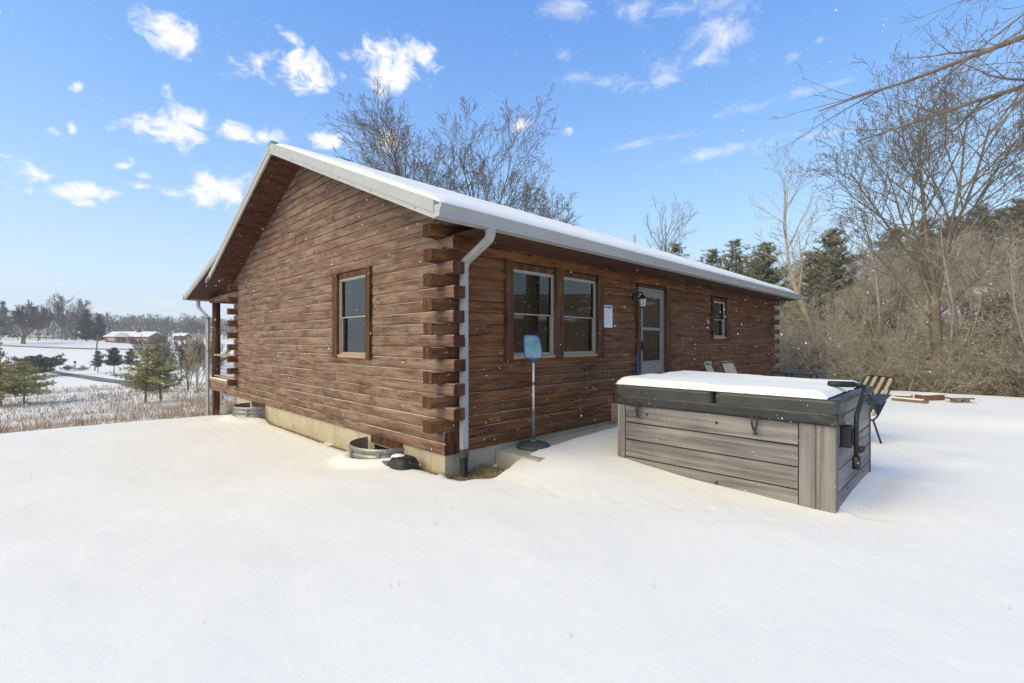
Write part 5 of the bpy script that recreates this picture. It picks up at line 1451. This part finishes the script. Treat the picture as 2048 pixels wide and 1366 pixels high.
PRED = dict(PV, bud=.07, rmin=.010)
RED = plain('reddish_bark', (.24, .11, .085), .85, 0, .3, 4, .2)
valley(6, 800, 3.9, 87, 'reddish sapling dotted with dark seed heads above the scrub pine', 1, .04, .05, RED, RED, 'seedhead_sapling', PRED)
# far field trees
PF = dict(PV, rmin=.05)
def far_tree(px, Y, h, seed, label, n=1, spread=.1, r=.3, P=PF, trunk=None):
    p = cw((px - 1024) / FPX * Y, Y); b = Vector((p.x, p.y, height(p.x, p.y))); rg = random.Random(seed)
    return stems_tree('field_tree', b, [((trunk[0] if trunk else 0), (rg.gauss(0, spread), rg.gauss(0, spread), 1), h * rg.uniform(.85, 1), r) for i in range(n)], seed, label, P, FARTW, FARTW, trunk=trunk)
far_tree(47, 168, 11, 91, 'broad round headed bare tree with forked trunk in the field', 7, .55, .30, dict(PF, kids=[14, 9, 5, 0, 0]), (2.2, .65, (0, 0)))
far_tree(131, 225, 18, 92, 'tall bare tree by the low white houses', 3, .14, .35)
far_tree(150, 225, 18, 93, 'tall bare tree right of its twin by the white houses', 3, .14, .35)
def far_con(px, Y, h, w, seed, label):
    p = cw((px - 1024) / FPX * Y, Y); b = Vector((p.x, p.y, height(p.x, p.y)))
    return pine('spruce_tree', b, h, w, seed, label, FARCON, .05, .05, 1.0, 16, 1.1, FARTW, cat='spruce')
far_con(173, 215, 14.5, 5.0, 94, 'tall dark spruce left of the brick house')
far_con(198, 215, 12.5, 4.4, 95, 'shorter dark spruce next to the brick house')
far_con(6, 260, 20, 6, 96, 'dark evergreen at the end of the far tree line')
far_con(70, 275, 18, 7, 97, 'dark evergreen behind the round headed tree')
# far woods: one hazy belt
def far_woods():
    rg = random.Random(9); V, F = [], []
    for i in range(620):
        phi = rg.uniform(-64, -18); r = rg.uniform(320, 480); x, y, z = polar(phi, r); h = rg.uniform(8, 15); w = rg.uniform(3, 5.5)
        for k in range(110):
            t = rg.random() ** .8; a = rg.uniform(0, 6.28); rr = w * math.sqrt(rg.random()) * math.sin(min(1, .15 + t) * 2.6)
            c = np.array((x + rr * math.cos(a), y + rr * math.sin(a), z + 2 + (h - 2) * t))
            d = np.array((rg.gauss(0, .6), rg.gauss(0, .6), 1.6)) * rg.uniform(.5, 1.3); s_ = np.array((rg.gauss(0, 1), rg.gauss(0, 1), 0)) * .13
            b_ = len(V); V += [c - s_, c + s_, c + d]; F.append((b_, b_ + 1, b_ + 2))
        b_ = len(V); V += [np.array((x - .2, y + .2, z - 1)), np.array((x + .2, y - .2, z - 1)), np.array((x, y, z + h * .9))]; F.append((b_, b_ + 1, b_ + 2))
    o = fast_mesh('far_woods', np.array(V), np.array(F), FARTW); tag(o, 'belt of grey bare woods closing the valley', None, None, 'stuff')
far_woods()

# ---- dry meadow grass and weeds
def meadow():
    rg = random.Random(4)
    for nm, mat, n, hh, lab in (('meadow_grass', GRASS, 9000, (.08, .24), 'dry tan grass poking through the meadow snow'), ('meadow_weeds', WEED, 700, (.2, .5), 'red brown weed stalks standing in the meadow')):
        V, F = [], []; tries = 0
        while len(F) < n * 4 and tries < n * 12:
            tries += 1
            phi = rg.uniform(-54, -18); r = 14.8 + 66 * rg.random() ** 1.6; x, y, z = polar(phi, r)
            if rg.random() > bare(x, y) * 1.5: continue
            if nm == 'meadow_weeds' and noise.noise((x * .15, y * .15, 3)) < .02: continue
            for k in range(4):
                bx_, by_ = x + rg.gauss(0, .12), y + rg.gauss(0, .12); h = rg.uniform(*hh) * (1 + r / 90); w = .004 + r * .0002
                a = rg.uniform(0, 6.28); s_ = (math.cos(a) * w, math.sin(a) * w); l = (rg.gauss(0, .3) * h, rg.gauss(0, .3) * h)
                b_ = len(V); V += [(bx_ - s_[0], by_ - s_[1], z - .03), (bx_ + s_[0], by_ + s_[1], z - .03), (bx_ + l[0], by_ + l[1], z + h)]; F.append((b_, b_ + 1, b_ + 2))
        o = fast_mesh(nm, np.array(V), np.array(F), mat); tag(o, lab, None, None, 'stuff')
    V, F = [], []
    for i in range(1500):                       # dead grass in the bare hollow by the corner
        x, y = .38 + rg.gauss(0, .26), -.16 + rg.gauss(0, .17)
        e = math.hypot((x - .38) / .52, (y + .17) / .36)
        if e > 1.0 or (x > .84) : continue
        z = height(x, y); h = rg.uniform(.015, .06); a = rg.uniform(0, 6.28); w = .0022; l = (rg.gauss(0, 1.0) * h, rg.gauss(0, 1.0) * h)
        b_ = len(V); V += [(x - math.cos(a) * w, y - math.sin(a) * w, z - .005), (x + math.cos(a) * w, y + math.sin(a) * w, z - .005), (x + l[0], y + l[1], z + h)]; F.append((b_, b_ + 1, b_ + 2))
    for i in range(700):                         # moss and blades against the footing
        u = rg.random(); x, y = (-.02 - rg.random() * .06, u * 7.5) if rg.random() < .7 else (rg.uniform(-.05, .25), rg.uniform(-.06, .03))
        z = height(x, y); h = rg.uniform(.015, .07); a = rg.uniform(0, 6.28); w = .003; l = (rg.gauss(0, .5) * h, rg.gauss(0, .5) * h)
        b_ = len(V); V += [(x - math.cos(a) * w, y - math.sin(a) * w, z - .01), (x + math.cos(a) * w, y + math.sin(a) * w, z - .01), (x + l[0], y + l[1], z + h)]; F.append((b_, b_ + 1, b_ + 2))
    W_, E_ = [], []
    for i in range(46):                          # single blades poking through the yard snow
        X_, Y_ = rg.uniform(-4, 4), rg.uniform(2.3, 7.5); q = cw(X_, Y_)
        if q.x > -.6 and q.y > -4.2: continue
        for k in range(rg.randint(1, 3)):
            x, y = q.x + rg.gauss(0, .015), q.y + rg.gauss(0, .015); z = height(x, y); h = rg.uniform(.015, .05); l = (rg.gauss(0, .5) * h, rg.gauss(0, .5) * h)
            b_ = len(W_); W_ += [(x - .0012, y + .0012, z - .01), (x + .0012, y - .0012, z - .01), (x + l[0], y + l[1], z + h)]; E_.append((b_, b_ + 1, b_ + 2))
    o = fast_mesh('poking_grass', np.array(W_), np.array(E_), GRASS); tag(o, 'single dry grass blades poking through the yard snow', None, None, 'stuff')
    o = fast_mesh('corner_grass', np.array(V), np.array(F), plain('olive_dead_grass', (.20, .165, .07), .9, 0, .5, 9, 0)); tag(o, 'olive dead grass in the bare hollow by the downspout', None, None, 'stuff')
meadow()

# ------------------------------------------------------------------ far houses, poles
def far_house(px0, px1, Y, hw, hr, depth, wall, label, windows, gable=None, chim=None, roofm=SNOW, base_drop=0.0):
    a = cw((px0 - 1024) / FPX * Y, Y); b = cw((px1 - 1024) / FPX * Y, Y); c = (a + b) / 2; L = (b - a).length
    z = height(c.x, c.y) + base_drop; H = empty('valley_house', (c.x, c.y, z), label, 'house')
    r = Vector((RX, RY, 0)); f = Vector((FX, FY, 0)); up = Vector((0, 0, 1)); o = Vector((c.x, c.y, z))
    m = MB(); m.obox(o + f * depth / 2 + up * hw / 2, r * L / 2, f * depth / 2, up * hw / 2); W = m.build('wall', wall, H)
    e = .5; m = MB(); P = [o + r * s * (L / 2 + e) + f * q + up * h for s in (-1, 1) for q, h in ((-e, hw - .05), (depth / 2, hw + hr), (depth + e, hw - .05), (depth + e, hw + .1), (depth / 2, hw + hr + .25), (-e, hw + .15))]
    m.add(P, [tuple(range(6)), tuple(range(11, 5, -1))] + [(i, (i + 1) % 6, 6 + (i + 1) % 6, 6 + i) for i in range(6)]); m.build('roof', roofm, H)
    # gable ends
    for s in (-1, 1):
        m = MB(); q = o + r * s * (L / 2 - .01); m.add([q + up * hw, q + f * depth + up * hw, q + f * depth / 2 + up * (hw + hr)], [(0, 1, 2)]); m.build('gable_end', wall, H)
    for (u, w, zb_, h, mt) in windows:
        p = o + r * (u * L) - f * .03; m = MB(); m.obox(p + up * (zb_ + h / 2), r * w / 2, f * .06, up * h / 2); wn = m.build('window', mt, H)
    if gable:
        u0, u1, gh, gm = gable; p0, p1 = o + r * u0 * L - f * 1.2, o + r * u1 * L - f * 1.2; mid = (p0 + p1) / 2; m = MB()
        m.add([p0 + up * hw, p1 + up * hw, mid + up * (hw + gh), p0 + up * hw + f * 4, p1 + up * hw + f * 4, mid + up * (hw + gh) + f * 4], [(0, 1, 2), (0, 2, 5, 3), (2, 1, 4, 5)]); m.build('porch_gable', gm, H)
        m = MB(); k = up * .2; m.add([p0 + k + up * (hw - .1), mid + k + up * (hw + gh), mid + k + up * (hw + gh) + f * 5, p0 + k + up * (hw - .1) + f * 4], [(0, 1, 2, 3)]); m.add([p1 + k + up * (hw - .1), mid + k + up * (hw + gh), mid + k + up * (hw + gh) + f * 5, p1 + k + up * (hw - .1) + f * 4], [(0, 1, 2, 3)]); m.build('porch_roof', roofm, H)
        for p in (p0, p1):
            m = MB(); m.tube([p + r * (.3 if p is p0 else -.3), p + r * (.3 if p is p0 else -.3) + up * hw], .12, 6); m.build('porch_post', WHITE, H)
    if chim:
        p = o + r * chim * L + f * depth * .45 + up * (hw + hr); m = MB(); m.obox(p + up * .2, r * .5, f * .5, up * .9); m.build('chimney', BRK, H)
    return H
BRICK = plain('far_red_brick', (.27, .125, .095), .9, 0, .15, 2, 0)
SID = plain('far_white_siding', (.66, .65, .63), .7, 0, .05, 2, 0)
WIN = plain('far_dark_window', (.06, .06, .07), .3, 0, .2, 2, 0); WINP = plain('far_pale_window', (.55, .52, .48), .5, 0, .1, 2, 0)
far_house(210, 297, 186, 2.5, 1.9, 8, BRICK, 'red brick ranch house with snowy roof across the valley', [(-.39, 1.3, .9, 1.2, WINP), (-.31, 1.3, .9, 1.2, WINP), (-.19, 1.0, .1, 2.0, WIN), (-.06, 2.2, .6, 1.5, WIN), (.12, .9, .2, 1.9, WIN), (.30, 1.4, .7, 1.3, WINP), (.42, 1.2, .9, 1.0, WINP)], (-.24, .08, 1.3, SID), .12, base_drop=.1)
far_house(34, 112, 262, 2.6, 2.0, 9, SID, 'long white house behind the round headed field tree', [(-.3, 1.5, .9, 1.2, WIN), (0, 1.5, .9, 1.2, WIN), (.3, 1.2, .9, 1.2, WIN), (.42, 1.0, 1.0, 1.0, WIN)], (.30, .50, 2.0, SID), base_drop=.3)
far_house(113, 153, 268, 2.2, 1.8, 8, SID, 'smaller low white house right of the long white one', [(-.35, 1.3, .6, 1.2, WIN), (-.05, 3.0, .3, 1.6, WIN), (.30, 4.0, .3, 1.6, WIN)], base_drop=.3)
far_house(347, 368, 240, 2.0, 1.3, 6, plain('barn_red', (.24, .06, .05), .8, 0, .1, 2, 0), 'small red barn half hidden by bare trees', [(.2, 2.0, .1, 2.0, WIN)], base_drop=.5)
def pole(base, h, label, lean=(0, 0), arm=False, r=.13):
    T = empty('utility_pole', base, label, 'pole'); m = MB(); m.tube([base + Vector((0, 0, -.5)), base + Vector((lean[0], lean[1], h))], [r, r * .75], 8); m.build('shaft', BARK, T)
    if arm: m = MB(); m.obox(base + Vector((0, 0, h * .55)), (.45, -.45, 0), (.2, .2, 0), (0, 0, .55)); m.build('transformer', plain('dark_transformer', (.09, .09, .1), .6), T)
    return T
pole(hitb(189, 742), 7.6, 'leaning wooden pole among the small pines', (.5, -.5))
p = cw((76.5 - 1024) / FPX * 205, 205); pole(Vector((p.x, p.y, height(p.x, p.y))), 6.2, 'dark pole with box before the white houses', (0, 0), True, .22)
p = hitb(150, 742); T = empty('lamp_post', p, 'small dark lamp post in the snowy valley lawn', 'lamp post')
m = MB(); m.tube([p, p + Vector((0, 0, 1.5))], .07, 8); m.build('post', BLACKMET, T); m = MB(); m.lathe(p + Vector((0, 0, 1.5)), [(.1, 0), (.22, .3), (.25, .42), (.02, .6)], 8); m.build('lantern_head', BLACKMET, T)
p = cw((26 - 1024) / FPX * 255, 255); p.z = height(p.x, p.y)
def car(p, label):
    T = empty('parked_car', p, label, 'car'); r = Vector((RX, RY, 0)); f = Vector((FX, FY, 0)); up = Vector((0, 0, 1)); DK = plain('dark_car_paint', (.03, .035, .045), .35)
    m = MB(); prof = [(-2.2, .3), (2.2, .3), (2.25, .75), (1.3, .9), (.8, 1.4), (-1.2, 1.45), (-2.0, .95), (-2.25, .8)]
    n = len(prof); m.add([p + r * a + up * b_ - f * .85 for a, b_ in prof] + [p + r * a + up * b_ + f * .85 for a, b_ in prof], [tuple(range(n)), tuple(range(2 * n - 1, n - 1, -1))] + [(i, (i + 1) % n, n + (i + 1) % n, n + i) for i in range(n)]); m.build('body', DK, T)
    for s in (-1.35, 1.35):
        for q in (-.86, .86): m = MB(); m.tube([p + r * s + up * .32 + f * (q - .1), p + r * s + up * .32 + f * (q + .1)], .32, 12); m.build('wheel', BLACK, T)
car(p, 'dark car parked beside the long white house')

# ------------------------------------------------------------------ falling snow
def flakes():
    rg = random.Random(3); V, F = [], []
    oct_ = [(1, 0, 0), (-1, 0, 0), (0, 1, 0), (0, -1, 0), (0, 0, 1), (0, 0, -1)]
    fc = [(0, 2, 4), (2, 1, 4), (1, 3, 4), (3, 0, 4), (2, 0, 5), (1, 2, 5), (3, 1, 5), (0, 3, 5)]
    n = 0
    while n < 11000:
        Y = 1.6 + 10.4 * rg.random() ** .55; X = rg.uniform(-1.15, 1.15) * Y; z = rg.uniform(-.1, CZ + .72 * Y)
        if z > 6.5: continue
        p = cw(X, Y, z)
        if p.x > -.05 and p.y > -.05: continue
        if p.z < height(p.x, p.y, False) + .05: continue
        if TUB[0] - .1 < p.x < TUB[1] + .1 and TUB[2] - .1 < p.y < TUB[3] + .1 and p.z < 1.2: continue
        s = rg.uniform(.0014, .0031) * (1.5 if rg.random() < .03 else 1); k = rg.uniform(1.0, 2.2); b_ = len(V)
        for (a, b, c) in oct_: V.append((p.x + a * s + c * s * k * .35 * FX, p.y + b * s + c * s * k * .3, p.z + c * s * k))
        F += [(b_ + i, b_ + j, b_ + l) for i, j, l in fc]; n += 1
    o = fast_mesh('snowflakes', np.array(V), np.array(F), plain('snowflake', (.88, .87, .85), .8, 0, .02, 1, 0)); tag(o, 'white snowflakes drifting down in front of the house', None, None, 'stuff')
flakes()

# ------------------------------------------------------------------ haze
def haze():
    m = MB(); c = cw(-60, 180); m.box(c.x - 520, c.x + 520, c.y - 520, c.y + 520, -12, 46)
    mt = bpy.data.materials.new('haze_air'); mt.use_nodes = True; nt = mt.node_tree; nt.nodes.clear()
    o_ = nt.nodes.new('ShaderNodeOutputMaterial'); v = nt.nodes.new('ShaderNodeVolumePrincipled')
    v.inputs['Color'].default_value = (1.0, 1.0, 1.0, 1); v.inputs['Density'].default_value = HAZE; v.inputs['Anisotropy'].default_value = .2
    nt.links.new(v.outputs[0], o_.inputs['Volume'])
    o = m.build('haze', mt, None); tag(o, 'thin snowy haze filling the valley air', None, None, 'stuff')
HAZE = .0007
if HAZE: haze()
